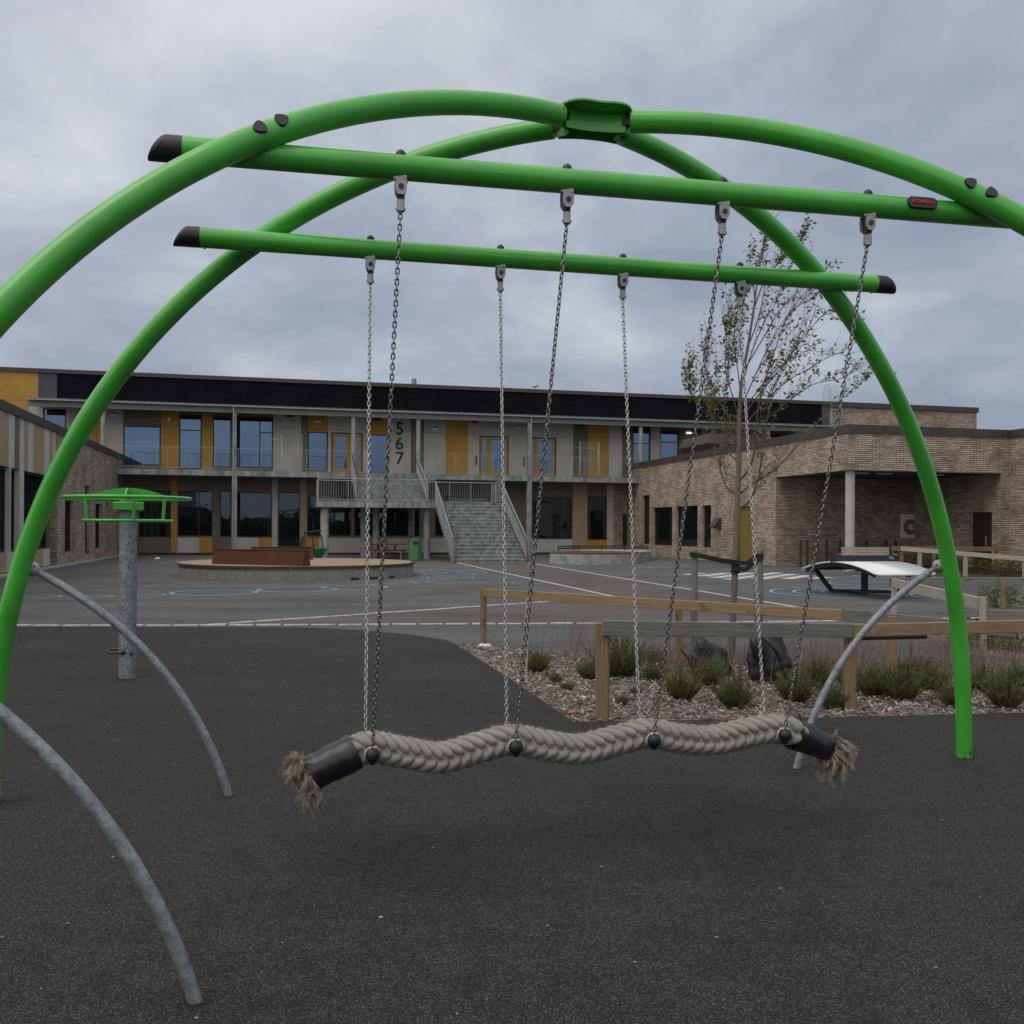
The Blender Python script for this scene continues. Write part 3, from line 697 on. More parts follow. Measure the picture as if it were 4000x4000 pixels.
for k in range(4):
    p,t,up,fr=rope_frame(min(range(len(RP)),key=lambda i:(RP[i].to_2d()-anch[k].to_2d()).length) and cum[min(range(len(RP)),key=lambda i:(RP[i].to_2d()-anch[k].to_2d()).length)])
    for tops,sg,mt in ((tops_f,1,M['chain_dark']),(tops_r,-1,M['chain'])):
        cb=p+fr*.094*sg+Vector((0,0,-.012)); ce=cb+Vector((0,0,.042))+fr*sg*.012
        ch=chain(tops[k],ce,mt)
        b=MB(); b.ball(cb+fr*sg*.010,.033,18,12,(1,1,1.05)); b.ball(cb+Vector((0,0,-.034))+fr*sg*.002,.016,10,8)
        bo=part(b,'chain_ball',M['black'],rs)
        b=MB(); b.bar(cb+t*(-.017)+Vector((0,0,.034))+fr*sg*.012,cb+t*.017+Vector((0,0,.034))+fr*sg*.012,.008,.008)
        q=[cb+Vector((0,0,.034*math.sin(a)))+t*(-.034*math.cos(a)) for a in [PI*.05+i*PI*.35/6 for i in range(7)]]; b.tube(q,.0024,6)
        part(b,'retaining_clip',M['white_paint'],bo)

# ================================================================== SPINNING RING ON A POST
c=gnd(498,2650); sy=c.y
sr=thing('spinning_ring','green hanging carousel ring on a thick galvanised post','carousel',c)
X,Y=c.x,c.y; zr=at(505,1946,sy).z; zl=at(505,2034,sy).z
b=MB(); b.cyl(c,.0855,0,zr-.02,32); pp_=part(b,'post',M['galv_post'],sr)
b=MB(); b.ring((c.x,c.y),.082,.104,.0095,48); part(b,'ground_joint',M['joint'],pp_)
a45=math.radians(8)
b=MB(); q=zr-.105
sv=Vector((Y,-X,0)).normalized()*.143; b.bar(c-sv+Vector((0,0,q+.02)),c+sv+Vector((0,0,q+.02)),.286,.085,bev=.008); part(b,'bearing_box',M['green'],sr)
b=MB(); n=64; R=.605
b.tube([(X+R*math.cos(2*PI*i/n),Y+R*math.sin(2*PI*i/n),zr) for i in range(n)],.0165,12,closed=True); part(b,'upper_ring',M['green'],sr)
b=MB(); R2=.425
b.tube([(X+R2*math.cos(2*PI*i/n),Y+R2*math.sin(2*PI*i/n),zl) for i in range(n)],.0145,12,closed=True); part(b,'lower_ring',M['green'],sr)
for i in range(3):
    a=math.radians(-61+120*i); b=MB()
    b.bar((X+R2*math.cos(a),Y+R2*math.sin(a),zl),(X+(R2+.02)*math.cos(a),Y+(R2+.02)*math.sin(a),zr+.005),.03,.03,up=(math.cos(a),math.sin(a),0),bev=.006); part(b,'hanger_bar',M['green'],sr)
for a in (20,108):
    a=math.radians(a); d=Vector((math.cos(a),math.sin(a),0)); poly=[]
    for i in range(25):
        x=-.42+.84*i/24; poly.append(c+d*x+Vector((0,0,zr+.0+.105*max(0,1-(abs(x)/.42)**2.0))))
    poly += [c+d*.598+Vector((0,0,zr-.004)),c+d*.598+Vector((0,0,zr-.014)),c-d*.598+Vector((0,0,zr-.014)),c-d*.598+Vector((0,0,zr-.004))]
    b=MB(); b.plate(poly,Vector((-d.y,d.x,0)),.012); part(b,'fin',M['green'],sr)
b=MB(); hz=at(470,2545,sy).z; y0=Y-.085
ph=[(X-.02,y0-.01,hz),(X-.10,y0-.02,hz),(X-.165,y0+.01,hz+.004),(X-.185,y0+.05,hz+.012),(X-.165,y0+.09,hz+.02),(X-.09,y0+.10,hz+.02)]
b.tube(catmull([Vector(p) for p in ph],5),.014,10); part(b,'handle',M['rust'],sr)
b=MB(); b.ball((X-.01,y0,hz+.004),.028,12,8,(1,.6,1)); b.ball((X+.06,y0+.02,hz-.01),.02,10,8,(1,.6,1)); part(b,'bolt',M['charcoal'],sr)
# ================================================================== SCHOOL BUILDING
WB, WF = 52.6, 54.6                        # balcony front and facade planes
def avg(*v): return sum(v)/len(v)
zS1=avg(on_w(461,1827,WB)[1],on_w(2453,1868,WB)[1]); zS0=zS1-.30
zC=avg(on_w(114,1553,WB)[1],on_w(2300,1628,WB)[1])
zP1=avg(on_w(0,1436,WF)[1],on_w(2000,1517,WF)[1],on_w(3800,1590,WF)[1]); zP0=avg(on_w(0,1452,WF)[1],on_w(2600,1553,WF)[1])
U=lambda x,y=1850,w=WF: on_w(x,y,w)[0]
uL=U(-420); uR=U(3816,1590)
sch=thing('school_building','two storey school block with yellow and beige panels, dark solar band and balcony','school',g2w(U(2000),WF,0),TH)
def gp(mb,name,mat,parent=sch,label=None): return part(mb,name,M[mat],parent,True,label)
b=MB(); b.box(uL,uR-.02,WF+.12,72,0,zP1-.15); gp(b,'wall','wall_low')
def rects_minus(x0,x1,z0,z1,holes):
    xs=sorted({x0,x1}|{h[0] for h in holes if x0<h[0]<x1}|{h[1] for h in holes if x0<h[1]<x1}); out=[]
    for a,c in zip(xs[:-1],xs[1:]):
        m=(a+c)/2; hz=sorted([(max(h[2],z0),min(h[3],z1)) for h in holes if h[0]<m<h[1] and h[3]>z0 and h[2]<z1]); z=z0
        for h0,h1 in hz:
            if h0>z+1e-4: out.append((a,c,z,h0))
            z=max(z,h1)
        if z<z1-1e-4: out.append((a,c,z,z1))
    return out
def clad(cols,z0,z1,holes,joint=None,w=WF,t=.11,gap=.006):
    for x0,x1,cn in cols:
        a,c=U(x0)+gap,U(x1)-gap; mb=MB(); zz=[(z0,z1)] if joint is None else [(z0,joint-.008),(joint+.008,z1)]
        for p,q in zz:
            for r in rects_minus(a,c,p,q,holes): mb.box(r[0],r[1],w,w+t,r[2],r[3])
        if mb.f: gp(mb,'cladding_panel',cn)
def window(u0,u1,z0,z1,w,parent,mull=(),trans=(),gm='glass',fw=.06,name='window',fm='frame',axis='w',depth=.05,sgn=-1):
    mb=MB()
    def bx(a,c,p,q,d0,d1):
        if axis=='w': mb.box(a,c,w+min(d0*-sgn,d1*-sgn),w+max(d0*-sgn,d1*-sgn),p,q)
        else: mb.box(w+min(d0*-sgn,d1*-sgn),w+max(d0*-sgn,d1*-sgn),a,c,p,q)
    bx(u0,u0+fw,z0,z1,0,.09); bx(u1-fw,u1,z0,z1,0,.09); bx(u0+fw,u1-fw,z0,z0+fw,0,.09); bx(u0+fw,u1-fw,z1-fw,z1,0,.09)
    for m in mull: bx(m-fw*.5,m+fw*.5,z0+fw,z1-fw,.004,.086)
    for (a,c,z) in trans: bx(a,c,z-fw*.45,z+fw*.45,.008,.082)
    fr=gp(mb,name,fm,parent); mb=MB()
    bx(u0+fw*.5,u1-fw*.5,z0+fw*.5,z1-fw*.5,depth,depth+.012); gp(mb,'pane',gm,fr)
    return fr
up_win=[(168,257,1596,1745,None,None),(481,627,1664,1817,None,None),(699,787,1620,1830,None,1680),(831,903,1626,1826,None,None),(919,1066,1628,1828,1014,1688),(1203,1280,1687,1840,None,None),
        (1441,1515,1697,1848,None,None),(2472,2540,1670,1868,None,1732),(2579,2652,1682,1872,None,1727),(2996,3100,1695,1880,3040,None)]
holesU=[]
def wz(x0,x1,y0,y1,w=WF):
    xm=(x0+x1)/2; ym=(y0+y1)/2; return on_w(x0,ym,w)[0],on_w(x1,ym,w)[0],on_w(xm,y1,w)[1],on_w(xm,y0,w)[1]
for x0,x1,y0,y1,mu,tr in up_win:
    u0,u1,z0,z1=wz(x0,x1,y0,y1); z0=max(z0,zS1+.02); holesU.append((u0,u1,z0,z1)); tl=()
    m=[U(mu)] if mu else []
    if tr: tl=((m[0] if m else u0+.05,u1-.05,on_w((x0+x1)/2,tr,WF)[1]),)
    window(u0,u1,z0,z1,WF+.035,sch,m,tl)
def door(x0,x1,y0,y1,split,flip):
    u0,u1,z0,z1=wz(x0,x1,y0,y1); z0=zS1+.02; holesU.append((u0,u1,z0,z1))
    us=lerp(u0,u1,split); mb=MB(); w=WF+.03; fw=.07
    mb.box(u0,u0+fw,w,w+.08,z0,z1); mb.box(u1-fw,u1,w,w+.08,z0,z1); mb.box(u0+fw,u1-fw,w,w+.08,z1-fw,z1)
    fr=gp(mb,'door_frame','frame')
    for a,c in ((u0+fw,us-.006),(us+.006,u1-fw)):
        st=.15; mb=MB(); w2=w+.012; zt=z1-fw-.005; st=min(st,(c-a)*.28)
        mb.box(a,a+st,w2,w2+.05,z0,zt); mb.box(c-st,c,w2,w2+.05,z0,zt); mb.box(a+st,c-st,w2,w2+.05,z0,z0+.32); mb.box(a+st,c-st,w2,w2+.05,zt-.18,zt)
        d=gp(mb,'door','door_yellow'); mb=MB(); mb.box(a+st*.8,c-st*.8,w2+.02,w2+.03,z0+.26,zt-.12); gp(mb,'door_pane','glass',d)
        if c-a>.6:
            mb=MB(); hx=a+.10 if flip else c-.10; mb.bar((hx,w2-.05,z0+.95),(hx,w2-.05,z0+1.25),.03,.03); mb.box(hx-.02,hx+.02,w2-.05,w2,z0+.93,z0+.97); gp(mb,'handle','steel',d)
            mb=MB(); mb.box(a+.1,a+.55,w2-.06,w2-.002,zt-.10,zt-.02); gp(mb,'door_closer','steel',d)
door(1294,1417,1690,1843,.56,False); door(1873,1987,1703,1855,.33,True); door(2058,2172,1708,1858,.30,True)
joint=on_w(1700,1690,WF)[1]
colsU=[(108,168,'p_beige'),(168,257,'p_beige'),(257,336,'p_beige'),(336,393,'p_yellow'),(393,481,'p_beige'),(481,627,'p_brown'),(627,699,'p_yellow'),(699,787,'p_brown'),(787,831,'p_yellow'),(831,919,'p_brown'),(919,1066,'p_brown'),(1066,1176,'p_beige'),(1176,1203,'p_brown'),(1203,1280,'p_yellow'),(1280,1441,'p_beige'),(1441,1516,'p_yellow'),(1516,1605,'p_beige'),(1605,1655,'p_brown'),(1655,1742,'p_beige'),(1742,1827,'p_yellow'),(1827,1990,'p_beige'),(1990,2062,'p_beige'),(2062,2172,'p_beige'),(2172,2239,'p_beige'),(2239,2296,'p_brown'),(2296,2378,'p_yellow'),(2378,2430,'p_grey'),(2430,2472,'p_brown'),(2472,2540,'p_brown'),(2540,2579,'p_beige'),(2579,2652,'p_brown'),(2652,2740,'p_brown'),(2740,2758,'p_grey'),(2758,2860,'p_yellow'),(2860,2996,'p_beige'),(2996,3100,'p_brown'),(3100,3240,'p_beige')]
clad(colsU,zS1-.02,zC+.05,holesU,joint)
b=MB(); b.box(uL,U(108)-.006,WF,WF+.11,zS1-.6,on_w(60,1563,WF)[1]-.008); gp(b,'cladding_panel','p_yellow'); b=MB(); b.box(uL,U(148)-.006,WF,WF+.11,on_w(60,1563,WF)[1]+.008,zP0); gp(b,'cladding_panel','p_yellow')
b=MB(); b.box(U(148)+.006,U(222)-.006,WF,WF+.11,zC+.07,zP0); gp(b,'cladding_panel','p_dark')
# dark solar band with its module joints, and the slate strip by the ladder
b=MB(); xs=[222+(3210-222)*i/24 for i in range(25)]
for a,c in zip(xs[:-1],xs[1:]):
    zm=(zC+zP0)/2+.1
    b.box(U(a,1600)+.006,U(c,1600)-.006,WF-.01,WF+.1,zC+.07,zm-.005); b.box(U(a,1600)+.006,U(c,1600)-.006,WF-.01,WF+.1,zm+.005,zP0)
gp(b,'solar_band','pv')
b=MB(); b.box(U(3210,1600)+.006,U(3240,1600)-.006,WF,WF+.11,zC+.07,zP0); gp(b,'cladding_panel','p_dark')
b=MB(); b.box(U(3240,1600)+.004,uR-.03,WF-.02,WF+.11,0,zP0-.01); b.box(uR-.3,uR,WF+.12,71.5,0,zP0-.01); gp(b,'wall','brick',sch,'buff brick end of the upper storey')
b=MB(); b.box(uL,U(3240,1600),WF-.10,72.2,zP0,zP1)
gp(b,'parapet','coping')
b=MB()
for i in range(9):
    a=lerp(U(3240,1600)+.006,uR+.06,i/9); c=lerp(U(3240,1600)+.006,uR+.06,(i+1)/9); b.box(a,c-.012,WF-.14,72.2,zP0-.12,zP1)
gp(b,'parapet','coping')
# canopy: corrugated sheet on a steel edge beam
uC0=U(108,1553,WB); uC1=U(3330,1665,WB)
b=MB(); n=int((uC1-uC0)/.05); vs=[];fs=[]
for i in range(n+1):
    u=lerp(uC0,uC1,i/n); z=.022*math.sin(i*PI*.5+.8)
    vs += [(u,WB-.18,zC-.02+z),(u,WF-.02,zC+.035+z),(u,WB-.18,zC-.035+z),(u,WF-.02,zC+.02+z)]
for i in range(n):
    o=4*i; fs += [(o,o+4,o+5,o+1),(o+2,o+3,o+7,o+6),(o,o+2,o+6,o+4)]
b.add(vs,fs); gp(b,'canopy_sheet','rail_steel')
b=MB(); b.box(uC0,uC1,WB+.10,WB+.17,zC-.40,zC-.13); b.box(uC0,uC1,WB+.05,WB+.22,zC-.125,zC-.09); b.box(uC0,uC1,WB+.05,WB+.22,zC-.43,zC-.402)
for i in range(24):
    u=lerp(uC0+.3,uC1-.3,i/23); b.box(u-.04,u+.04,WB+.23,WF-.13,zC-.24,zC-.09)
gp(b,'canopy_beam','beam_grey')
b=MB(); b.box(uC0,uC1,WB-.17,WB-.08,zC-.125,zC-.06); gp(b,'gutter','rail_steel')
b=MB(); b.box(uC0,uC1,WB+.23,WF-.005,zC-.085,zC-.072); gp(b,'canopy_soffit','p_dark')
# balcony slab, railing, columns
uB0=-8.5; uB1=20.7
b=MB(); b.box(uB0,uB1,WB,WF+.1,zS0,zS1); gp(b,'balcony_slab','stair')
def railing(mb,p,q,h,sp=.115,post=1.15,r=.0075,posts=True,drop=0,tr=.021):
    p,q=Vector(p),Vector(q); L=(q-p).length; d=(q-p)/L; Lh=Vector((q.x-p.x,q.y-p.y,0)).length
    zu=Vector((0,0,1))
    mb.tube([p+zu*h,q+zu*h],tr,8); mb.tube([p+zu*.10,q+zu*.10],.012,6)
    n=max(1,int(Lh/sp))
    for i in range(1,n):
        a=lerp(p,q,i/n); mb.tube([a+zu*.10,a+zu*h],r,4,cap=False,smooth=False)
    if posts:
        m=max(1,round(Lh/post))
        for i in range(m+1):
            a=lerp(p,q,i/m); mb.bar(a+zu*(-drop),a+zu*(h+.005),.045,.02,up=d)
us0,us1=3.70,7.25
b=MB(); wr=WB-.04
railing(b,(uB0+.1,wr,zS1),(us0-.05,wr,zS1),1.18,.12,1.15,.0032,True,.2,.011); railing(b,(us1+.05,wr,zS1),(uB1-.1,wr,zS1),1.18,.12,1.15,.0032,True,.2,.011); gp(b,'balcony_railing','rail_steel')
b=MB(); u=U(1100,1780,wr); u2=U(1180,1780,wr); zt=on_w(1140,1697,wr)[1]
b.tube([(u,wr,zS1),(u,wr,zt),(u2,wr,zt),(u2,wr,zS1)],.022,8); b.tube([(u-.5,wr,zt-.3),(u,wr,zt-.3)],.02,8); gp(b,'railing_frame','rail_steel')
b=MB(); u=U(2264,1800,wr); u2=U(2338,1800,wr); zt=on_w(2300,1728,wr)[1]; wr2=wr-.06
b.tube([(u,wr2,zS1),(u,wr2,zt),(u2,wr2,zt),(u2,wr2,zS1)],.03,8)
for i in range(1,10): b.tube([(lerp(u,u2,i/10),wr2,zS1+.1),(lerp(u,u2,i/10),wr2,zt)],.011,5,cap=False)
for q in (zS1+.1,zS1+1.0,zt-.35): b.tube([(u-.4*(q>zt-.4),wr2,q),(u2,wr2,q)],.015,6)
gp(b,'balcony_gate','rail_steel')
for px in (402,1380,1634,2502,3000):
    u=U(px,1750,WB+.25); b=MB(); b.cyl((u,WB+.25),.125,zS1,zC-.45,18); gp(b,'column','concrete')
for px in (912,2066):
    u=U(px,1900,WB+.02)+.05; b=MB(); b.box(u-.10,u+.10,WB+.02,WB+.22,zS1,zC-.44); b.box(u-.13,u+.13,WB+.02,WB+.28,0,zS0); gp(b,'column','concrete')
    b=MB(); x=u-.06 if px<1500 else u+.05; b.cyl((x,WB-.10),.038,.02,zC-.1,10); gp(b,'downpipe','rail_steel')
# lower storey
low_win=[(543,668,1915,2099,None,None,0),(694,831,1918,2095,776,None,0),(859,903,1917,2097,None,None,0),(920,1063,1923,2098,None,None,0),(1086,1172,1922,2138,None,1996,0),(1200,1372,1935,2094,1290,None,0),(1385,1640,1945,2094,1500,None,0),(1700,1910,1940,2094,1800,None,0),(2079,2234,1941,2106,None,None,0),(2296,2371,1938,2109,None,1995,0)]
holesL=[]
for x0,x1,y0,y1,mu,tr,_ in low_win:
    u0,u1,z0,z1=wz(x0,x1,y0,y1); z0=max(z0,.3); z1=min(z1,zS0-.1); holesL.append((u0,u1,z0,z1))
    m=[U(mu,2000)] if mu else []; tl=((u0+.05,u1-.05,on_w((x0+x1)/2,tr,WF)[1]),) if tr else ()
    window(u0,u1,z0,z1,WF+.035,sch,m,tl,'glass_low')
zsill=on_w(1150,2100,WF)[1]
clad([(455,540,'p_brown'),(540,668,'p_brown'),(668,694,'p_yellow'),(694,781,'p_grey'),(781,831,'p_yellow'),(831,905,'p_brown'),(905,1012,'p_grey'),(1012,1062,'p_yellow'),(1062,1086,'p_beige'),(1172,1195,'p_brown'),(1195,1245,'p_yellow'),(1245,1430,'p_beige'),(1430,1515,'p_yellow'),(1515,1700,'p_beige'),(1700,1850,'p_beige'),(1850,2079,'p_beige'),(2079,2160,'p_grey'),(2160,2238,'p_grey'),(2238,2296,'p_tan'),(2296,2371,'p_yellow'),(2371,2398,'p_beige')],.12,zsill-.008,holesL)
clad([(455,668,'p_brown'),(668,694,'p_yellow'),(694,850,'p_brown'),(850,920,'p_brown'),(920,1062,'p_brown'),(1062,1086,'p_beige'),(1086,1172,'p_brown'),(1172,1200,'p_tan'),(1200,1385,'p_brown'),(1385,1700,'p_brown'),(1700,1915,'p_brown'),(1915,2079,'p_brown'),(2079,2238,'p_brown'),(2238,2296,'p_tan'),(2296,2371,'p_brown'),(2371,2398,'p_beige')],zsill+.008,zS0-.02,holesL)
d0,d1,_,dz=wz(2432,2470,2010,2131); holes=[(d0,d1,-1,dz)]
b=MB()
for r in rects_minus(U(2398)+.01,uB1-.005,0,zS0-.005,holes): b.box(r[0],r[1],WF-.01,WF+.11,r[2],r[3])
gp(b,'wall','brick',sch,'brick bay below the balcony by the wing'); b=MB(); b.box(d0,d1,WF+.05,WF+.1,.03,dz); gp(b,'service_door','frame')
# numerals, sign, lamps
for ch,py,pxx in (('5',1677,1561),('6',1735,1560),('7',1792,1561)):
    u,z=on_w(pxx,py,WF-.001); o=g2w(u,WF-.012,z)
    text_part(ch,1.02,.01,M['digits'],sch,'house_number',o,Vector((CT,ST,0)),Vector((0,0,1)),Vector((ST,-CT,0)),.012)
u0,u1,z0,z1=wz(1689,1708,1664,1680); b=MB(); b.box(u0,u1,WF-.025,WF-.001,z0,z1); sg=gp(b,'wall_sign','white_paint'); b=MB(); b.box(u0+.02,u1-.02,WF-.029,WF-.026,lerp(z0,z1,.42),z1-.015); gp(b,'sign_print','blue_sign',sg)
for px,py,w_,mt in ((445,1622,.36,'white_paint'),(1241,1646,.36,'white_paint'),(2023,1670,.36,'white_paint'),(2691,1691,.32,'lit'),(1132,1626,.40,'charcoal'),(1475,1640,.4,'charcoal'),(1852,1648,.4,'charcoal'),(2268,1662,.4,'charcoal')):
    u,z=on_w(px,py,WF-.05); b=MB(); b.bar((u-w_/2,WF-.06,z),(u+w_/2,WF-.06,z),.11,.11,bev=.02); gp(b,'wall_lamp',mt)
u,z=on_w(661,1640,WF-.1); b=MB(); b.ball((u,WF-.1,z),.09,14,8,(1,1,.8)); b.cyl((u,WF-.06),.11,z+.05,z+.10,14); gp(b,'security_camera','white_paint')
for px,py in ((1860,1798),(2047,1803)):
    u,z=on_w(px,py,WF-.03); b=MB(); b.box(u-.035,u+.035,WF-.03,WF-.002,z-.26,z+.26); b.box(u-.06,u+.06,WF-.05,WF-.031,z+.17,z+.26); b.box(u-.06,u+.06,WF-.05,WF-.031,z-.26,z-.20); gp(b,'door_button','charcoal')
u,_=on_w(1617,1490,58); b=MB(); b.cyl((u,58),.19,zP1-.3,on_w(1617,1480,58)[1],16,.15); gp(b,'roof_vent','galv')
# roof ladder with guard hoops
u0,u1=U(3240,1620)-.02,U(3279,1620); b=MB()
for u in (u0+.05,u1): b.tube([(u,WF-.22,zC-.2),(u,WF-.22,zP1+.1)],.022,8)
for i in range(8): z=lerp(zC,zP1-.05,i/7); b.tube([(u0+.05,WF-.22,z),(u1,WF-.22,z)],.014,6)
for ox in (-.50,.03):
    a,c=u0+ox,u0+ox+.46; z=zP1
    b.tube([(a,WF-.1,z),(a,WF-.1,z+.75),(a+.22,WF-.1,z+1.1),(c,WF-.1,z+1.12),(c,WF-.1,z)],.016,6)
    for i in range(1,6): x=lerp(a,c,i/6); b.tube([(x,WF-.1,z),(x,WF-.1,z+.75+.35*min(1,i/3))],.007,4)
gp(b,'roof_ladder','rail_steel')

# ================================================================== BRICK WINGS
UL,UR=-8.5,20.7; zW=5.46; CH=.30
wl=thing('brick_wing','low buff brick wing with narrow windows and striped panels along the left edge','school wing',g2w(UL,53,0),TH)
def wy(px,py=1950,u=UL): return on_u(px,py,u)[0]
wEnd=WF-.03; wBr=wy(224)
holes=[]
def wing_win(lst,u,parent,sgn,dz=.0):
    for x0,x1,y0,y1 in lst:
        xm=(x0+x1)/2; a,c=sorted((on_u(x0,y0,u)[0],on_u(x1,y0,u)[0])); z0=max(on_u(xm,y1,u)[1],.06); z1=on_u(xm,y0,u)[1]; holes.append((a,c,z0,z1))
        window(a,c,z0,z1,u+sgn*-.13,parent,(),(),'glass_low',.05,'window','frame','u',.03,sgn)
wing_win([(254,287,1956,2156),(334,352,1898,2164),(373,398,1969,2143),(416,425,1960,2135),(443,451,1960,2132)],UL,wl,1)
b=MB()
for r in rects_minus(wBr,wEnd,0,zW-CH,holes): b.box(UL-.3,UL,r[0],r[1],r[2],r[3])
gp(b,'wall','brick',wl)
b=MB(); b.box(UL-14,UL-.31,10,wEnd,zW-.6,zW-.35); gp(b,'roof','coping',wl)
b=MB(); w=10.0
while w<wEnd-.01: b.box(UL-.34,UL+.05,w,min(w+1.18,wEnd),zW-CH+.004,zW); w+=1.2
gp(b,'coping','coping',wl)
zst=on_u(0,1817,UL)[1]; cl=['p_tan','p_grey','p_brown','p_grey','p_tan','p_grey','p_tan','p_grey','p_tan','p_grey','p_yellow']
ed=[0,36,58,78,96,111,132,173,194,207,218,224]; ws=[wy(e,1750) for e in ed]
for i in range(11):
    b=MB(); b.box(UL-.12,UL-.01,ws[i]+.005,ws[i+1]-.005,zst,zW-CH); gp(b,'cladding_panel',cl[i],wl)
w=ws[0]; i=0
while w>11:
    st=(.9,.6,1.1,.7)[i%4]; b=MB(); b.box(UL-.12,UL-.01,w-st+.005,w-.005,zst,zW-CH); gp(b,'cladding_panel',('p_grey','p_tan','p_grey','p_brown')[i%4],wl); w-=st; i+=1
zsl=.72; wd=wy(196,2050)
for a,c in ((wy(92),wd-.02),(wy(40),wy(74)),(wy(-20),wy(38)),(11,wy(-23))): window(a,c,zsl,zst-.01,UL-.14,wl,(),(),'glass_low',.07,'window','frame','u',.03,1)
for px,ww in ((83,.5),(39,.08),(-21,.08)):
    w=wy(px); b=MB(); b.box(UL-.2,UL+.02,w-ww/2,w+ww/2,zsl,zst-.012); gp(b,'pier','p_grey',wl)
i=0; w=wd
while w>11.5:
    st=(1.0,1.5,.8,1.3)[i%4]; b=MB(); b.box(UL-.2,UL-.01,w-st+.005,w-.005,.08,zsl-.01); gp(b,'cladding_panel',('p_grey','p_tan','p_yellow','p_tan')[i%4],wl); w-=st; i+=1
b=MB(); b.box(UL-.6,UL-.5,wd,wBr,.02,zst); d=gp(b,'entrance_door','frame',wl); b=MB(); b.box(UL-.12,UL-.01,wd,wBr-.004,zst-.3,zst-.004); b.box(UL-.6,UL-.02,wd-.015,wd-.001,0,zst-.3); gp(b,'door_reveal','p_brown',wl)
b=MB(); b.box(UL-.02,UL+.35,11,wEnd,.0,.05); gp(b,'plinth_strip','concrete',wl)

wg=thing('brick_wing','buff brick wing with covered corner recess, white column and brown coping on the right side','school wing',g2w(UR,40,0),TH)
holes=[]
wN=on_u(3031,2000,UR)[0]; wC=31.25; zF=avg(on_u(3031,1863,UR)[1],on_u(3316,1837,UR)[1]); zW2=5.52
wing_win([(2510,2537,1935,2127),(2551,2626,1981,2131),(2642,2725,1976,2135),(2743,2777,1973,2139)],UR,wg,-1)
a,c=sorted((on_u(2866,1980,UR)[0],on_u(2941,1980,UR)[0])); z1=on_u(2900,1978,UR)[1]; holes.append((a,c,-1,z1))
b=MB()
for r in rects_minus(wN,WF-.03,0,zW2-CH,holes): b.box(UR,UR+.3,r[0],r[1],r[2],r[3])
gp(b,'wall','brick',wg)
dm=on_u(2880,1980,UR)[0]; b=MB(); b.box(UR+.12,UR+.17,a,min(dm,c)-.02,.03,z1); b2=MB(); b2.box(UR+.10,UR+.16,min(dm,c),max(dm,c),.02,z1); 
gp(b,'service_door','door_olive',wg); gp(b2,'door_side_panel','frame',wg)
b=MB(); 
for i in range(3): b.ball((UR+.10,a+.25,1.0+.22*i),.03,8,6)
gp(b,'handle','steel',wg)
uE=on_w(3947,1900,wC)[0]; uP=on_w(3911,2000,wC)[0]
b=MB(); b.box(UR,UR+.3,wC,wN-.004,zF,zW2-CH); b.box(UR+.304,uE,wC,wC+.3,zF,zW2-CH); gp(b,'fascia','brick',wg)
b=MB(); b.box(uP,uE,wC+.002,wN,0,zF-.003); b.box(uE,uE+.3,8,wC+.3,0,zW2-CH); gp(b,'pier','brick',wg)
b=MB(); b.box(UR+.004,uP,wN+.004,wN+.3,0,zF-.003); gp(b,'wall','brick',wg,'shaded brick wall at the back of the recess')
b=MB(); b.box(UR+.302,uE-.004,wC+.302,wN+.3,zF+.01,zF+.12); gp(b,'soffit','p_dark',wg)
for px,py in ((3384,1857),(3812,1866),(3190,1873)):
    u=lerp(UR,uP,.25+.25*((px-3190)/310)); b=MB(); b.box(u-.5,u+.1,wC+1.3,wC+1.5,zF-.04,zF+.008); gp(b,'ceiling_lamp','sign_white',wg)
b=MB(); w=wC-.05
while w<WF-.05: b.box(UR-.05,UR+.36,w,min(w+1.18,WF-.04),zW2-CH+.004,zW2+.03); w+=1.2
u=UR+.37
while u<uE-.06: b.box(u,min(u+1.18,uE-.06),wC-.05,wC+.36,zW2-CH+.004,zW2+.03); u+=1.2
w=8
while w<wC+.35: b.box(uE-.05,uE+.36,w,min(w+1.18,wC+.36),zW2-CH+.004,zW2+.03); w+=1.2
gp(b,'coping','coping',wg)
b=MB(); b.box(UR+.36,UR+26,wC+.37,WF-.04,zW2-.5,zW2-.3); gp(b,'roof','coping',wg)
b=MB(); uc,wc=UR+.32,wC+.33; b.cyl((uc,wc),.175,0,zF,24); gp(b,'column','col_conc',wg)
# wall vent, lamp, hood on the roof
w0,zv=on_u(2808,2045,UR); b=MB()
v=[(UR,w0-.28,zv+.26),(UR,w0+.28,zv+.26),(UR,w0+.28,zv-.25),(UR,w0-.28,zv-.25),(UR-.10,w0-.27,zv+.26),(UR-.10,w0+.27,zv+.26),(UR-.42,w0+.27,zv-.15),(UR-.42,w0-.27,zv-.15)]
b.add(v,[(0,1,5,4),(4,5,6,7),(7,6,2,3),(1,2,6,5),(0,4,7,3)]); gp(b,'wall_vent','coping',wg)
w0,zv=on_u(2862,1856,UR); b=MB(); b.bar((UR,w0,zv),(UR-.35,w0,zv+.05),.06,.06); b.bar((UR-.30,w0,zv+.05),(UR-.75,w0,zv+.12),.22,.06,bev=.01); gp(b,'wall_lamp','rail_steel',wg)
w0,_=on_u(2672,1740,UR+1.2); w1,_=on_u(2780,1740,UR+1.2); zt=on_u(2725,1705,UR+1.2)[1]; zb=zW2-.3; zm=lerp(zb,zt,.62)
ua,ub=UR+1.0,UR+2.6; wa,wb_=min(w0,w1),max(w0,w1)
b=MB(); v=[]
for z,e in ((zb,-.35),(zm,.12),(zt,-.12)): v += [(ua-e,wa-e,z),(ub+e,wa-e,z),(ub+e,wb_+e,z),(ua-e,wb_+e,z)]
f=[(8,9,10,11)]
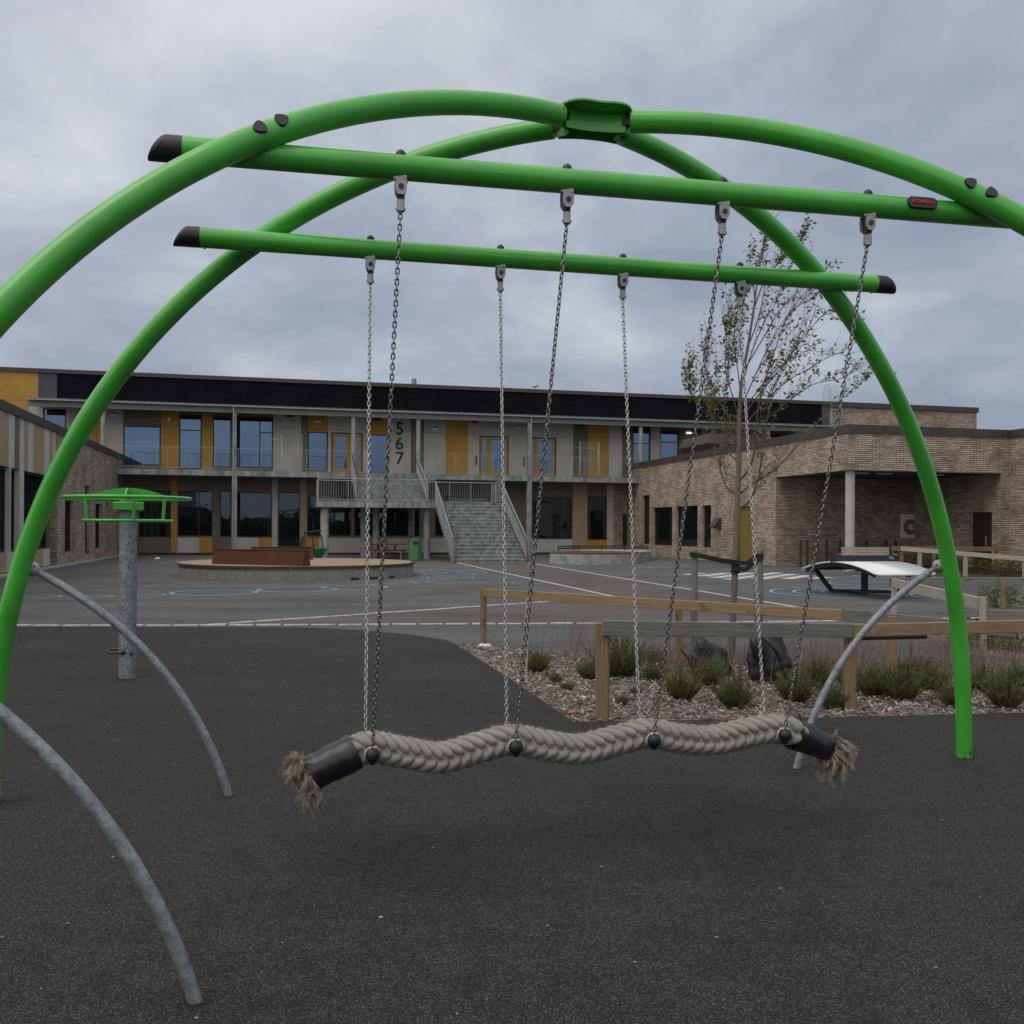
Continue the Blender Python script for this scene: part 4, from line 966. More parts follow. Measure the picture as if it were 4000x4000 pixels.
for o in (0,4): f += [(o+i,o+(i+1)%4,o+4+(i+1)%4,o+4+i) for i in range(4)]
b.add(v,f); gp(b,'roof_hood','coping',wg)
# doors in the recess
for x0,x1,y0,mt in ((3617,3660,1975,'door_olive'),(3712,3733,1972,'frame')):
    u0=on_w(x0,2050,wN)[0];u1=on_w(x1,2050,wN)[0]; zt=on_w(x0,y0,wN)[1]; b=MB(); b.box(u0,u1,wN-.04,wN-.002,.02,zt); gp(b,'recess_door',mt,wg)
b=MB(); b.box(uP-.05,uP-.002,wC+.5,wC+1.5,.02,2.3); d=gp(b,'recess_door','frame',wg); b=MB(); b.bar((uP-.10,wC+.7,.95),(uP-.10,wC+.7,1.35),.03,.03); b.box(uP-.10,uP-.05,wC+.69,wC+.71,.95,.98); gp(b,'handle','steel',d)
# sign board on the recess wall
u0,u1,z0,z1=wz(3516,3617,2008,2101,wN); bs=thing('notice_board','pale square board with a round dark emblem hung in the brick recess','sign',g2w((u0+u1)/2,wN-.03,z0),TH)
b=MB(); b.box(u0,u1,wN-.05,wN-.008,z0,z1); gp(b,'board','sign_white',bs)
b=MB(); ce=(lerp(u0,u1,.37),lerp(z0,z1,.45)); rr=(u1-u0)*.265
b.add([(ce[0]+rr*math.cos(2*PI*i/32),wN-.054,ce[1]+rr*math.sin(2*PI*i/32)) for i in range(32)],[tuple(range(32))]); gp(b,'emblem','emblem',bs)
b=MB()
for dx,dz,r in ((-.1,-.05,.10),(.06,.08,.13),(.1,-.12,.11),(-.12,.14,.06)): b.add([(ce[0]+(dx+r*math.cos(2*PI*i/18))*rr*2,wN-.057,ce[1]+(dz+r*.8*math.sin(2*PI*i/18))*rr*2) for i in range(18)],[tuple(range(18))])
gp(b,'emblem_figure','sign_white',bs)
b=MB(); x=lerp(u0,u1,.36)
for ww in (.10,.06,.13,.05,.09): b.box(x,x+ww,wN-.054,wN-.051,lerp(z0,z1,.845),lerp(z0,z1,.885)); x+=ww+.03
gp(b,'caption_marks','grey_print',bs)

# ================================================================== OUTDOOR STAIRCASE
st=thing('outdoor_staircase','grey concrete staircase of two flights with galvanised railings climbing to the balcony','staircase',g2w(6.2,46,0),TH)
sp=lambda mb,n,m,par=st: part(mb,n,M[m],par,True)
zL=2.84; w0,w1=41.2,46.3; ul,ur=7.45,10.75; n1=17
b=MB()
for i in range(n1):
    a=lerp(w0,w1,i/n1); c=lerp(w0,w1,(i+1)/n1); z=zL*(i+1)/n1; b.box(ul,ur,a,c,max(0,z-.5),z-.045); b.box(ul-.004,ur+.004,a-.03,c-.0301,z-.0449,z)
sp(b,'lower_flight','stair')
b=MB(); b.box(1.6,10.80,w1,48.4,zL-.28,zL); sp(b,'landing','stair')
n2=12; b=MB()
for i in range(n2):
    a=lerp(48.4,WB,i/n2); c=lerp(48.4,WB,(i+1)/n2); z=lerp(zL,zS1,(i+1)/n2); b.box(us0,us1,a,c,max(zL+.0,z-.5) if i<4 else z-.5,z-.04); b.box(us0-.004,us1+.004,a-.03,c-.0301,z-.0399,z)
sp(b,'upper_flight','stair')
for (u,w) in ((2.0,46.75),(7.05,46.75),(4.0,48.1),(4.6,48.0),(6.6,49.4),(2.0,48.1),(10.4,48.0)):
    b=MB(); b.cyl((u,w),.17,0,zL-.28 if w<48.5 else zL+.1,20); sp(b,'column','concrete')
b=MB(); railing(b,(1.65,w1+.05,zL),(7.38,w1+.05,zL),1.12,.12,1.3,.007,True,.2); railing(b,(1.65,w1+.05,zL),(1.65,48.35,zL),1.12,.12,1.3,.007,True,.2); railing(b,(1.65,48.35,zL),(us0-.1,48.35,zL),1.12,.12,1.3,.007); railing(b,(us1+.1,48.35,zL),(10.72,48.35,zL),1.12,.12,1.3,.007); railing(b,(10.72,w1+.05,zL),(10.72,48.35,zL),1.12,.12,1.3,.007)
sp(b,'landing_railing','rail_steel')
for u in (ul-.06,ur+.06):
    b=MB(); railing(b,(u,w0+.12,.10),(u,w1-.02,zL),1.05,.06,1.3,.011,True,.1); b.bar((u,w0-.05,.0),(u,w1-.02,zL-.06),.02,.22); rl=sp(b,'flight_railing','rail_steel')
    b=MB(); q=.08 if u<9 else -.08; b.tube([(u+q,w0-.30,0),(u+q,w0-.30,.9),(u+q,w1-.1,zL+.9)],.022,8); sp(b,'handrail','rust',rl)
for u in (us0-.06,us1+.06):
    b=MB(); railing(b,(u,48.5,zL+.1),(u,WB-.05,zS1),1.05,.07,1.3,.011,True,.1); b.bar((u,48.5,zL+.1),(u,WB-.05,zS1-.02),.02,.22); rl=sp(b,'flight_railing','rail_steel')
    b=MB(); q=.08 if u<5 else -.08; b.tube([(u+q,48.4,zL+.95),(u+q,WB-.1,zS1+.9)],.022,8); sp(b,'handrail','rust',rl)

# ================================================================== YARD FURNITURE
c=Vector((-6.95,30.5,0)); R=3.72
sg=thing('round_stage','low round concrete stage with timber deck and red slatted wedge benches','stage',c)
pl=[]
for i in range(64):
    a=2*PI*i/64; r=R
    p=Vector((c.x+r*math.cos(a),c.y+r*.98*math.sin(a)))
    pl.append(p)
b=MB(); b.prism(pl,0,.27); b.prism([c.to_2d()+(p-c.to_2d())*.994 for p in pl],.27,.36); part(b,'concrete_ring',M['stage_conc'],sg)
b=MB()
for a in (-.9,-.72,-.5): 
    d=Vector((math.cos(a),math.sin(a)*.98)); p=c.to_2d()+d*(R+.003); s=Vector((-d.y,d.x)); b.plate([(p+s*.14).to_3d()+Vector((0,0,.02)),(p-s*.14).to_3d()+Vector((0,0,.02)),(p-s*.14).to_3d()+Vector((0,0,.08)),(p+s*.14).to_3d()+Vector((0,0,.08))],(d.x,d.y,0),.02)
part(b,'drain_slot',M['charcoal'],sg)
b=MB(); b.prism([c.to_2d()+(p-c.to_2d())*1.008 for p in pl],.362,.425); part(b,'deck_edge',M['wood_dark'],sg)
b=MB(); x=-R
while x<R-.05:
    hw=math.sqrt(max(0,R*R-(x+.07)**2))*.98; b.box(c.x+x,c.x+x+.135,c.y-hw,c.y+hw,.427,.44); x+=.142
part(b,'deck',M['wood_deck'],sg)
def wedge(p,q,h,dp,off):
    p=p.to_2d();q=q.to_2d(); d=(q-p).normalized(); s=Vector((-d.y,d.x)); L=(q-p).length; n=int(L/.12); b=MB(); zb=.442
    for i in range(n):
        a=p+d*(i*L/n+.004); e=p+d*((i+1)*L/n-.004)
        sh=d*(.18*0)
        v=[]
        for o in (a,e):
            v += [(o.x,o.y,zb),((o+s*dp).x,(o+s*dp).y,zb),((o+s*dp*.72).x,(o+s*dp*.72).y,zb+h),((o+s*dp*.28).x,(o+s*dp*.28).y,zb+h)]
        uvv=[[(0,0)]*4]*0
        b.add(v,[(0,1,2,3),(4,7,6,5),(0,3,7,4),(1,5,6,2),(3,2,6,7),(0,4,5,1)],[[(0,0),(0,.1),(h,.1),(h,0)]]*2+[[(i*3.3,0),(i*3.3+h,0),(i*3.3+h,.1),(i*3.3,.1)],[(0,0),(0,.1),(h,.1),(h,0)],[(0,0),(.1,0),(.1,.1),(0,.1)],[(0,0),(.1,0),(.1,.1),(0,.1)]])
    m0=p+s*dp*.5; m1=q+s*dp*.5; b.bar((m0.x,m0.y,zb+h+.012),(m1.x,m1.y,zb+h+.012),dp*.52,.022)
    return part(b,'wedge_bench',M['wood_red'],sg)
wedge(gnd(826,2203,.44),gnd(1182,2211,.44),.43,.42,0); wedge(gnd(985,2188,.44),gnd(1224,2186,.44),.42,.42,0)
c=gnd(1623,2190); bn=thing('litter_bin','green octagonal litter bin with oval opening under the landing','bin',c)
b=MB(); r=.335; pl=[(c.x+r*math.cos(PI/8+PI/4*i),c.y+r*math.sin(PI/8+PI/4*i)) for i in range(8)]
b.prism(pl,.03,.98); part(b,'body',M['bin'],bn); b=MB(); pl2=[(c.x+(p[0]-c.x)*1.04,c.y+(p[1]-c.y)*1.04) for p in pl]; b.prism(pl2,.982,1.06); part(b,'lid',M['bin'],bn)
b=MB(); fy=c.y-r*math.cos(PI/8)-.004; b.add([(c.x+.05+.15*math.cos(2*PI*i/24),fy,.84+.09*math.sin(2*PI*i/24)) for i in range(24)],[tuple(range(24))]); part(b,'opening',M['charcoal'],bn)
# bowl spinner
c=gnd(1244,2222); c=Vector((at(1244,2160,36).x,36,0)); bw=thing('bowl_spinner','small green bowl spinner on curved black arms behind the stage','spinner',c)
b=MB(); prof=[(0,.36),(.10,.37),(.21,.50),(.29,.66),(.345,.74),(.36,.755),(.33,.745),(.2,.56),(.0,.42)]; n=28; vs=[];fs=[]
for r,z in prof:
    for k in range(n): vs.append((c.x+r*math.cos(2*PI*k/n),c.y+r*math.sin(2*PI*k/n),z))
for i in range(len(prof)-1):
    for k in range(n): fs.append((i*n+k,i*n+(k+1)%n,(i+1)*n+(k+1)%n,(i+1)*n+k))
b.add(vs,fs,None,True); part(b,'bowl',M['green_deep'],bw)
b=MB(); b.cyl(c,.05,0,.38,12); part(b,'pedestal',M['charcoal'],bw)
for dx in (-.2,.16):
    b=MB(); x=c.x+dx; b.tube(catmull([Vector((x,c.y,.66)),Vector((x+.0,c.y,1.0)),Vector((x-.06,c.y,1.25)),Vector((x-.22,c.y,1.40))],6),.025,8); part(b,'arm',M['charcoal'],bw)
b=MB(); b.tube([(c.x-.66,c.y,.0),(c.x-.68,c.y,.9),(c.x-.5,c.y,1.36)],.025,8); part(b,'arm',M['charcoal'],bw)
b=MB(); b.bar((c.x-.55,c.y,1.36),(c.x+.10,c.y,1.43),.25,.05,bev=.01); part(b,'top_plate',M['charcoal'],bw)
# picnic table under the landing
c=at(1510,2190,45.6); c.z=0; pt=thing('picnic_table','dark picnic table with rounded steel hoop legs under the stair landing','picnic table',c,TH)
def pp(mb,n,m): return part(mb,n,M[m],pt)
b=MB(); b.bar(c+Vector((-.85,.5,.74)),c+Vector((.85,.5,.74)),.7,.05); pp(b,'table_top','wood_dark')
for o in (-.25,1.25):
    b=MB(); b.bar(c+Vector((-.85,o,.45)),c+Vector((.85,o,.45)),.28,.05); pp(b,'seat','wood_dark')
b=MB(); q=catmull([c+Vector((-.75,-.35,0)),c+Vector((-.74,-.35,.3)),c+Vector((-.58,-.35,.40)),c+Vector((.58,-.35,.40)),c+Vector((.74,-.35,.3)),c+Vector((.75,-.35,0))],5); b.tube(q,.028,8); pp(b,'hoop_leg','rail_steel')
b=MB(); q=catmull([c+Vector((-.75,1.35,0)),c+Vector((-.74,1.35,.3)),c+Vector((-.58,1.35,.40)),c+Vector((.58,1.35,.40)),c+Vector((.74,1.35,.3)),c+Vector((.75,1.35,0))],5); b.tube(q,.028,8); pp(b,'hoop_leg','rail_steel')
b=MB(); b.bar(c+Vector((.35,.5,.05)),c+Vector((.35,.5,.71)),.12,.08); b.bar(c+Vector((-.5,.5,.05)),c+Vector((-.5,.5,.71)),.12,.08); pp(b,'pedestal','charcoal')
# curved concrete bench
fr=[gnd(*p).to_2d() for p in ((2148,2201),(2200,2204),(2270,2206),(2350,2206),(2430,2205),(2495,2202))]; bk=[gnd(*p).to_2d() for p in ((2500,2196),(2420,2193),(2300,2191),(2200,2193),(2152,2197))]
cc=gnd(2340,2200); cb=thing('curved_bench','low curved concrete bench topped with red timber slats beside the stairs','bench',cc)
b=MB(); b.prism(fr+bk,0,.44); part(b,'concrete_base',M['concrete'],cb)
fr2=[gnd(*p).to_2d() for p in ((2500,2195),(2542,2190),(2542,2184),(2480,2181),(2380,2180),(2240,2182),(2260,2186),(2390,2187))]
b=MB(); b.prism(fr2,0,.47); part(b,'concrete_base',M['concrete'],cb)
b=MB(); ft=[(p+(Vector((0,.25)) if i<6 else Vector((0,0)))) for i,p in enumerate(fr+bk)]
b.prism([cc.to_2d()+(p-cc.to_2d())*.98 for p in fr+bk],.442,.485); part(b,'seat_slats',M['wood_red'],cb)
b=MB(); q=[gnd(*p) for p in ((2180,2188),(2260,2186),(2350,2186),(2440,2186),(2530,2187))]
for a,e in zip(q[:-1],q[1:]):
    for z in (.58,.68): b.bar(a+Vector((0,0,z)),e+Vector((0,0,z)),.05,.07)
for a in q: b.bar(a+Vector((0,0,.4)),a+Vector((0,0,.70)),.05,.05)
part(b,'back_slats',M['wood_dark'],cb)
# bike rail in the recess
wk=wN-1.0; u0=on_w(3125,2150,wk)[0]; u1=on_w(3500,2150,wk)[0]; br=thing('bike_rack','long brown timber bike rail on posts along the back of the brick recess','bike rack',g2w((u0+u1)/2,wk,0),TH)
zt=on_w(3300,2106,wk)[1]; b=MB(); b.bar((u0,wk,zt),(u1,wk,zt),.12,.09); b.bar((u0,wk+.3,.62),(u1,wk+.3,.62),.1,.06); part(b,'rail',M['wood_grey'],br,True)
for px in (3127,3153,3230,3282,3312,3386,3461,3499):
    u=on_w(px,2150,wk)[0]; b=MB(); b.bar((u,wk,0),(u,wk,zt-.046),.08,.08,up=(1,0,0)); part(b,'post',M['wood_dark'],br,True)
# timber bench behind the ball table
c=at(3385,2150,33.4); c.z=0; be=thing('park_bench','pale weathered timber bench with looped metal arms behind the table','bench',c,math.radians(4))
b=MB()
for z in (.70,.80,.90): b.bar(c+Vector((-.85,.12+.2*(z-.7),z)),c+Vector((.85,.12+.2*(z-.7),z)),.035,.085)
part(b,'backrest',M['wood_pale'],be)
b=MB()
for y in (-.32,-.21,-.10,.01): b.bar(c+Vector((-.85,y,.45)),c+Vector((.85,y,.45)),.095,.035)
part(b,'seat',M['wood_pale'],be)
for sx in (-.95,.95):
    b=MB(); b.tube(catmull([c+Vector((sx,.1,0)),c+Vector((sx,.1,.62)),c+Vector((sx,-.05,.70)),c+Vector((sx,-.33,.68)),c+Vector((sx,-.38,.55)),c+Vector((sx,-.36,0))],5),.022,8); b.bar(c+Vector((sx,-.3,.42)),c+Vector((sx*.85,-.3,.42)),.04,.04); b.bar(c+Vector((sx,.1,.42)),c+Vector((sx*.85,.1,.42)),.04,.04); part(b,'arm_frame',M['rail_steel'],be)
# ball table
c=Vector((8.4,22.2,0)); la=math.radians(105); Ld=Vector((math.cos(la),math.sin(la),0)); Sd=Vector((Ld.y,-Ld.x,0))
if Sd.x<0: Sd=-Sd
bt=thing('curved_ball_table','white curved top ball table with black net panel and charcoal legs','ball table',c)
def zt_(s): return .815-.235*(abs(s)/1.5)**2
def slab(mb,e,t,off,hw):
    vs=[];n=40
    for i in range(n+1):
        s=-1.5+3*i/n; s2=s
        wl_=hw-.10*max(0,(abs(s)-1.42)/.08)**2
        for k,sd in ((0,-1),(1,1)):
            vs += [c+Ld*s+Sd*sd*wl_+Vector((0,0,zt_(s)+off)),c+Ld*s+Sd*sd*wl_+Vector((0,0,zt_(s)+off-t))]
    fs=[]
    for i in range(n):
        o=4*i; fs += [(o,o+2,o+6,o+4),(o+1,o+5,o+7,o+3),(o,o+4,o+5,o+1),(o+2,o+3,o+7,o+6)]
    fs += [(0,1,3,2),(4*n,4*n+2,4*n+3,4*n+1)]
    mb.add(vs,fs,None,True)
b=MB(); slab(b,0,.03,0,.80); part(b,'table_top',M['table_top'],bt)
b=MB(); 
for s in (-1.1,-.55,0,.55,1.1): b.bar(c+Ld*s-Sd*.7+Vector((0,0,zt_(s)-.075)),c+Ld*s+Sd*.7+Vector((0,0,zt_(s)-.075)),.06,.08)
for sd in (-.72,.72):
    for i in range(12):
        s=-1.35+2.7*i/12; e=s+.225; b.bar(c+Ld*s+Sd*sd+Vector((0,0,zt_(s)-.08)),c+Ld*e+Sd*sd+Vector((0,0,zt_(e)-.08)),.04,.09)
part(b,'under_frame',M['charcoal'],bt)
b=MB(); b.bar(c-Sd*.90+Vector((0,0,.885)),c+Sd*.90+Vector((0,0,.885)),.03,.15); nt_=part(b,'net_panel',M['charcoal'],bt)
b=MB(); b.bar(c-Sd*.93+Vector((0,0,.87)),c-Sd*.90+Vector((0,0,.87)),.034,.19); b.bar(c+Sd*.90+Vector((0,0,.87)),c+Sd*.93+Vector((0,0,.87)),.034,.19); part(b,'net_end',M['charcoal'],nt_)
nn=-Ld if (-Ld).y<0 else Ld
text_part('TEQ',.085,.002,M['grey_print'],nt_,'lettering',c+Sd*.70+Vector((0,0,.895))+nn*.0165,Sd,Vector((0,0,1)),nn)
fa,fb_=Vector((8.02,23.45,0)),Vector((9.52,23.02,0)); pb_=Vector((8.40,22.25,0))
b=MB(); b.bar(fa+Vector((0,0,.04)),fb_+Vector((0,0,.04)),.08,.07); b.bar(lerp(fa,fb_,.3)+Vector((0,0,.035)),pb_+Vector((0,0,.035)),.09,.06); part(b,'base_frame',M['charcoal'],bt)
b=MB(); b.bar(fa+Vector((0,0,.05)),Vector((7.55,23.30,.60)),.07,.10); part(b,'leg',M['charcoal'],bt)
b=MB(); b.bar(fb_+Vector((0,0,.05)),Vector((9.85,22.85,.64)),.07,.10); part(b,'leg',M['charcoal'],bt)
b=MB(); b.bar(pb_,pb_+Vector((0,0,.70)),.13,.13,bev=.01); part(b,'pillar',M['charcoal'],bt)

# ================================================================== TIMBER RAIL FENCES
def rail(parent,p,q,w,h,mat,name='rail'):
    b=MB(); b.bar(p,q,w,h,bev=.004); return part(b,name,M[mat],parent)
def post(parent,p,z,w,mat,rnd_=False):
    b=MB()
    if rnd_: b.cyl((p.x,p.y),w/2,0,z,14)
    else: b.bar((p.x,p.y,-.02),(p.x,p.y,z),w,w,up=(.2,1,0),bev=.008)
    return part(b,'post',M[mat],parent)
p1=gnd(2353,2814); p2=gnd(3318,2776); d=(p2-p1).normalized(); s=Vector((-d.y,d.x,0)); z1=at(2353,2420,p1.y).z; z2=at(3320,2432,p2.y).z
f1=thing('rail_fence','front low rail fence, grey weathered board joined to newer tan board','fence',p1)
h=.122
rail(f1,p1-d*.03-s*.08+Vector((0,0,z1-h/2)),p2-d*.03-s*.08+Vector((0,0,z2-h/2)),.045,h,'wood_grey')
p3=p2+d*4.2
rail(f1,p2-d*.025-s*.075+Vector((0,0,z2-.006-.107/2)),p3-s*.075+Vector((0,0,z2+.02-.107/2)),.048,.107,'wood_new')
rail(f1,p2+d*.0-s*.02+Vector((0,0,z2-.135)),p2+d*.72-s*.02+Vector((0,0,z2-.135)),.048,.03,'wood_dark')
post(f1,p1,z1-.03,.108,'wood_post'); post(f1,p2,z2-.03,.10,'wood_post'); post(f1,p2+d*2.4,z2-.03,.10,'wood_post')
a=gnd(1887,2525); za=at(1887,2297,a.y).z; q=at(3300,2380,9.25); d=(q-a); d.z=0; d.normalize(); s=Vector((-d.y,d.x,0)); q.z=za
f2=thing('rail_fence','tan timber rail fence behind the young tree, ending in a round post at left','fence',a)
rail(f2,Vector((a.x,a.y,za-.055))-s*.05+d*.06,Vector((q.x,q.y,za-.055))-s*.05,.06,.108,'wood_new')
e=at(3965,2443,9.3)
rail(f2,Vector((q.x,q.y,za-.05))-s*.055-d*.02,Vector((e.x,e.y,e.z-.06)),.05,.12,'wood_grey')
post(f2,a,za+.01,.088,'wood_post',True)
for px,Y in ((2648,10.65),(3482,8.95)):
    o=at(px,2500,Y); post(f2,o+s*.02,za-.04,.075,'wood_new')
o=at(2053,2500,gnd(2045,2650).y); b=MB(); b.bar((o.x,o.y,0),(o.x+.02,o.y,at(2053,2339,o.y).z),.035,.03,up=(0,1,0)); solo(b,'wooden_stake',M['wood_pale'],'thin upright wooden stake in the bark bed near the fence end','stake',(o.x,o.y,0))
pa=at(3490,2300,17.3); pb=at(3839,2400,12.1); za=.66
f3=thing('rail_fence','grey weathered rail fence zigzagging on the right beside the ball table','fence',Vector((pa.x,pa.y,0)))
pa.z=pb.z=0
d=(pb-pa).normalized()
rail(f3,pa-d*.15+Vector((0,0,za-.08)),pb+Vector((0,0,za-.06)),.05,.16,'wood_pale')
rail(f3,pa+Vector((-.05,.08,za-.07)),pa+Vector((4.6,.35,za-.05)),.05,.17,'wood_grey')
rail(f3,pb+Vector((.04,.0,za-.21)),pb+Vector((3.0,-.55,za-.21)),.05,.16,'wood_grey')
post(f3,pa+Vector((.02,.02,0)),za-.165,.09,'wood_pale'); post(f3,pb,za+.04,.075,'wood_pale'); o=at(3918,2300,17.4); post(f3,o,za-.03,.08,'wood_post')
w=31.0; a=at(3520,2143,33.0); c2=at(4100,2191,30.2)
f4=thing('ramp_rail','pale timber handrail on posts along the planted bed before the recess','handrail',Vector((a.x,a.y,0)))
rail(f4,a,c2,.06,.15,'wood_pale')
for t,py in ((.14,0),(.46,0),(.85,0)):
    o=lerp(a,c2,t); b=MB(); b.bar((o.x,o.y+.05,0),(o.x,o.y+.05,o.z-.05),.11,.11,up=(0,1,0)); part(b,'post',M['wood_pale'],f4)
a=at(3487,2143,34.6); c2=at(3930,2145,35.6)
f5=thing('ramp_rail','brown timber handrail running across the front of the brick recess','handrail',Vector((a.x,a.y,0)))
rail(f5,a,c2,.06,.17,'wood_post')
for t in (.08,.36,.65,.92):
    o=lerp(a,c2,t); b=MB(); b.bar((o.x,o.y+.05,0),(o.x,o.y+.05,o.z-.05),.11,.11,up=(0,1,0)); part(b,'post',M['wood_post'],f5)

# ================================================================== TREE, STAKES, BAGS
TY=10.9
def tp(px,py,dy=0.0): return at(px,py,TY+dy)
tr=thing('young_tree','slender young tree with sparse windswept leaves behind the front fence','tree',Vector((tp(2856,2590).x,TY,0)))
trunk=[tp(2856,2592),tp(2862,2450),tp(2870,2250),tp(2880,2000),tp(2886,1800),tp(2888,1650),tp(2896,1500),tp(2922,1350),tp(2945,1200),tp(2965,1050),tp(3000,900),tp(3045,830)]
trunk[0].z=0
trr=[.043,.040,.038,.034,.030,.024,.020,.016,.012,.009,.006,.003]
b=MB(); tpth=catmull(trunk,5); b.tube(tpth,[lerp(trr[min(i//5,11)],trr[min(i//5+1,11)],(i%5)/5) for i in range(len(tpth))],10); part(b,'trunk',M['bark'],tr)
limbs=[ # pixel paths, start radius
 [(2880,1932),(2840,1905),(2815,1840),(2812,1770),(2815,1740),(2790,1690),(2770,1600),(2762,1480),(2755,1380)],
 [(2895,1925),(2925,1900),(3020,1840),(3090,1770),(3160,1690),(3240,1600),(3310,1540),(3390,1470)],
 [(2888,1985),(2925,1960),(2960,1880),(2975,1780),(3000,1620),(3020,1520),(3060,1430),(3120,1330)],
 [(2886,1880),(2920,1840),(2945,1770),(2960,1600),(2990,1480),(3040,1330),(3075,1240),(3140,1170)],
 [(2880,1800),(2850,1770),(2835,1700),(2830,1560),(2845,1400),(2850,1280),(2846,1200)],
 [(2890,1690),(2960,1600),(3060,1500),(3160,1440),(3280,1380),(3350,1450)],
 [(2890,1650),(2950,1560),(3040,1450),(3130,1330),(3220,1230),(3270,1250)],
 [(2892,1600),(2935,1500),(2990,1380),(3050,1270),(3110,1200),(3210,1150)],
 [(2888,1640),(2860,1540),(2835,1450),(2838,1330),(2832,1280)],
 [(2885,1700),(2830,1600),(2780,1530),(2755,1430),(2745,1350)],
 [(2885,1740),(2800,1650),(2730,1590),(2700,1540),(2680,1480)],
 [(2900,1500),(2935,1380),(2985,1260),(3030,1180),(3060,1090)],
 [(2920,1360),(2960,1250),(2985,1130),(2980,1010),(2985,930)],
 [(2940,1220),(2990,1090),(3060,1010),(3110,960),(3150,890)],
 [(2948,1180),(2945,1080),(2970,1000),(3000,860)],
 [(2905,1460),(2890,1320),(2905,1180),(2930,1060),(2925,990)],
 [(2890,1700),(2990,1640),(3090,1560),(3180,1500),(3280,1480),(3340,1450)],
 [(2892,1620),(2980,1500),(3060,1420),(3160,1370),(3250,1390)],
 [(2910,1440),(2970,1340),(3040,1220),(3110,1150),(3200,1060)],
 [(2895,1560),(2880,1430),(2865,1330),(2875,1240)]]
brm=MB(); lf=MB(); leafspots=[]
def twig(path,r,depth):
    brm.tube(path,[lerp(r,r*.3,i/(len(path)-1)) for i in range(len(path))],5 if r>.006 else 4,cap=False)
def grow(p,d,L,r,lev,dens):
    pts_=[p]; 
    for i in range(5):
        d=(d+Vector((rnd.uniform(-.14,.16)+.03,rnd.uniform(-.16,.16),rnd.uniform(-.04,.22)))).normalized(); p=p+d*L/5; pts_.append(p)
    twig(pts_,r,lev)
    for i in range(1,6):
        if rnd.random()<dens: leafspots.append((pts_[i],d))
        if lev<1 and rnd.random()<.4: grow(pts_[i],(d+Vector((rnd.uniform(-.7,.7),rnd.uniform(-.6,.6),rnd.uniform(-.2,.5)))).normalized(),L*.55,r*.6,lev+1,dens)
for li,lp in enumerate(limbs):
    dy=0; path=[]; dr=rnd.uniform(-.28,.28)
    for i,(x,y) in enumerate(lp): path.append(tp(x,y,dr*i*.5))
    path[0]=tp(*lp[0]); path=catmull(path,4); r0=.013 if li<4 else .008
    brm.tube(path,[lerp(r0,.0025,i/(len(path)-1)) for i in range(len(path))],6,cap=False)
    for i in range(4,len(path)):
        y_im=HY-(path[i].z-H0)*F/path[i].y; x_im=2000+path[i].x*F/path[i].y
        dens=1.0 if (1250<y_im<1720 and x_im<2990) else .5; sh=(.45 if y_im<1150 else 1.0)*(.6 if x_im>3120 else 1.0)
        for _ in range(rnd.choice((0,1,1,2))): grow(path[i],((path[i]-path[i-1]).normalized()+Vector((rnd.uniform(-.25,.55),rnd.uniform(-.6,.6),rnd.uniform(.1,.7)))).normalized(),sh*rnd.uniform(.2,.6),.0028,0,dens*rnd.choice((0,.6,.9)))
        if rnd.random()<dens*.6: leafspots.append((path[i],(path[i]-path[i-1]).normalized()))
def leaf(p,d,L,w,col):
    s=d.cross(Vector((rnd.uniform(-1,1),rnd.uniform(-1,1),rnd.uniform(-1,1)))).normalized(); nn=s.cross(d)
    lf.add([p,p+d*L*.45+s*w/2+nn*w*.12,p+d*L,p+d*L*.45-s*w/2+nn*w*.12],[(0,1,2,3)],None,False,col)
for p,d in leafspots:
    for k in range(rnd.choice((1,1,2,2,3))):
        dd=(d*.3+Vector((rnd.uniform(-1,1)+.35,rnd.uniform(-1,1),rnd.uniform(-.9,.5)))).normalized(); L=rnd.uniform(.028,.066); g=rnd.uniform(.7,1.3)
        col=rnd.choice(((.14,.16,.045),(.19,.185,.05),(.26,.21,.045),(.115,.13,.045))); leaf(p+dd*.012,dd,L,L*.55,tuple(x*g for x in col))
part(brm,'branches',M['twig'],tr); part(lf,'foliage',M['leaf'],tr)
stk=[]
for px,pw,lab in ((2712,.078,'round grey tree stake left of the young tree trunk'),(2963,.105,'thick grey tree stake right of the young tree trunk')):
    o=at(px,2400,10.75); zt=at(px,2148,10.75).z; b=MB(); b.cyl((o.x,o.y),pw/2,0,zt,14); stk.append(solo(b,'tree_stake',M['wood_grey'],lab,'stake',(o.x,o.y,0),'tree stakes'))
tie=thing('tree_tie','black rubber strap tying the young tree to its two stakes','strap',tp(2875,2190))
def strap(pts,w):
    b=MB()
    for a,c in zip(pts[:-1],pts[1:]): b.bar(a,c,.012,w)
    return part(b,'strap_band',M['rubber_black'],tie)
strap([at(2695,2166,10.70),at(2740,2172,10.69),at(2820,2190,10.78),at(2873,2197,10.84)],.055)
strap([at(2873,2197,10.85),at(2920,2200,10.80),at(2955,2172,10.70),at(2983,2170,10.70)],.05)
strap([at(2868,2222,10.85),at(2915,2225,10.80),at(2950,2190,10.71),at(2978,2180,10.69)],.055)
b=MB(); q=tp(2873,2205); b.cyl((q.x,q.y),.05,tp(2873,2240).z,tp(2873,2188).z,16); part(b,'trunk_wrap',M['rubber_black'],tie)
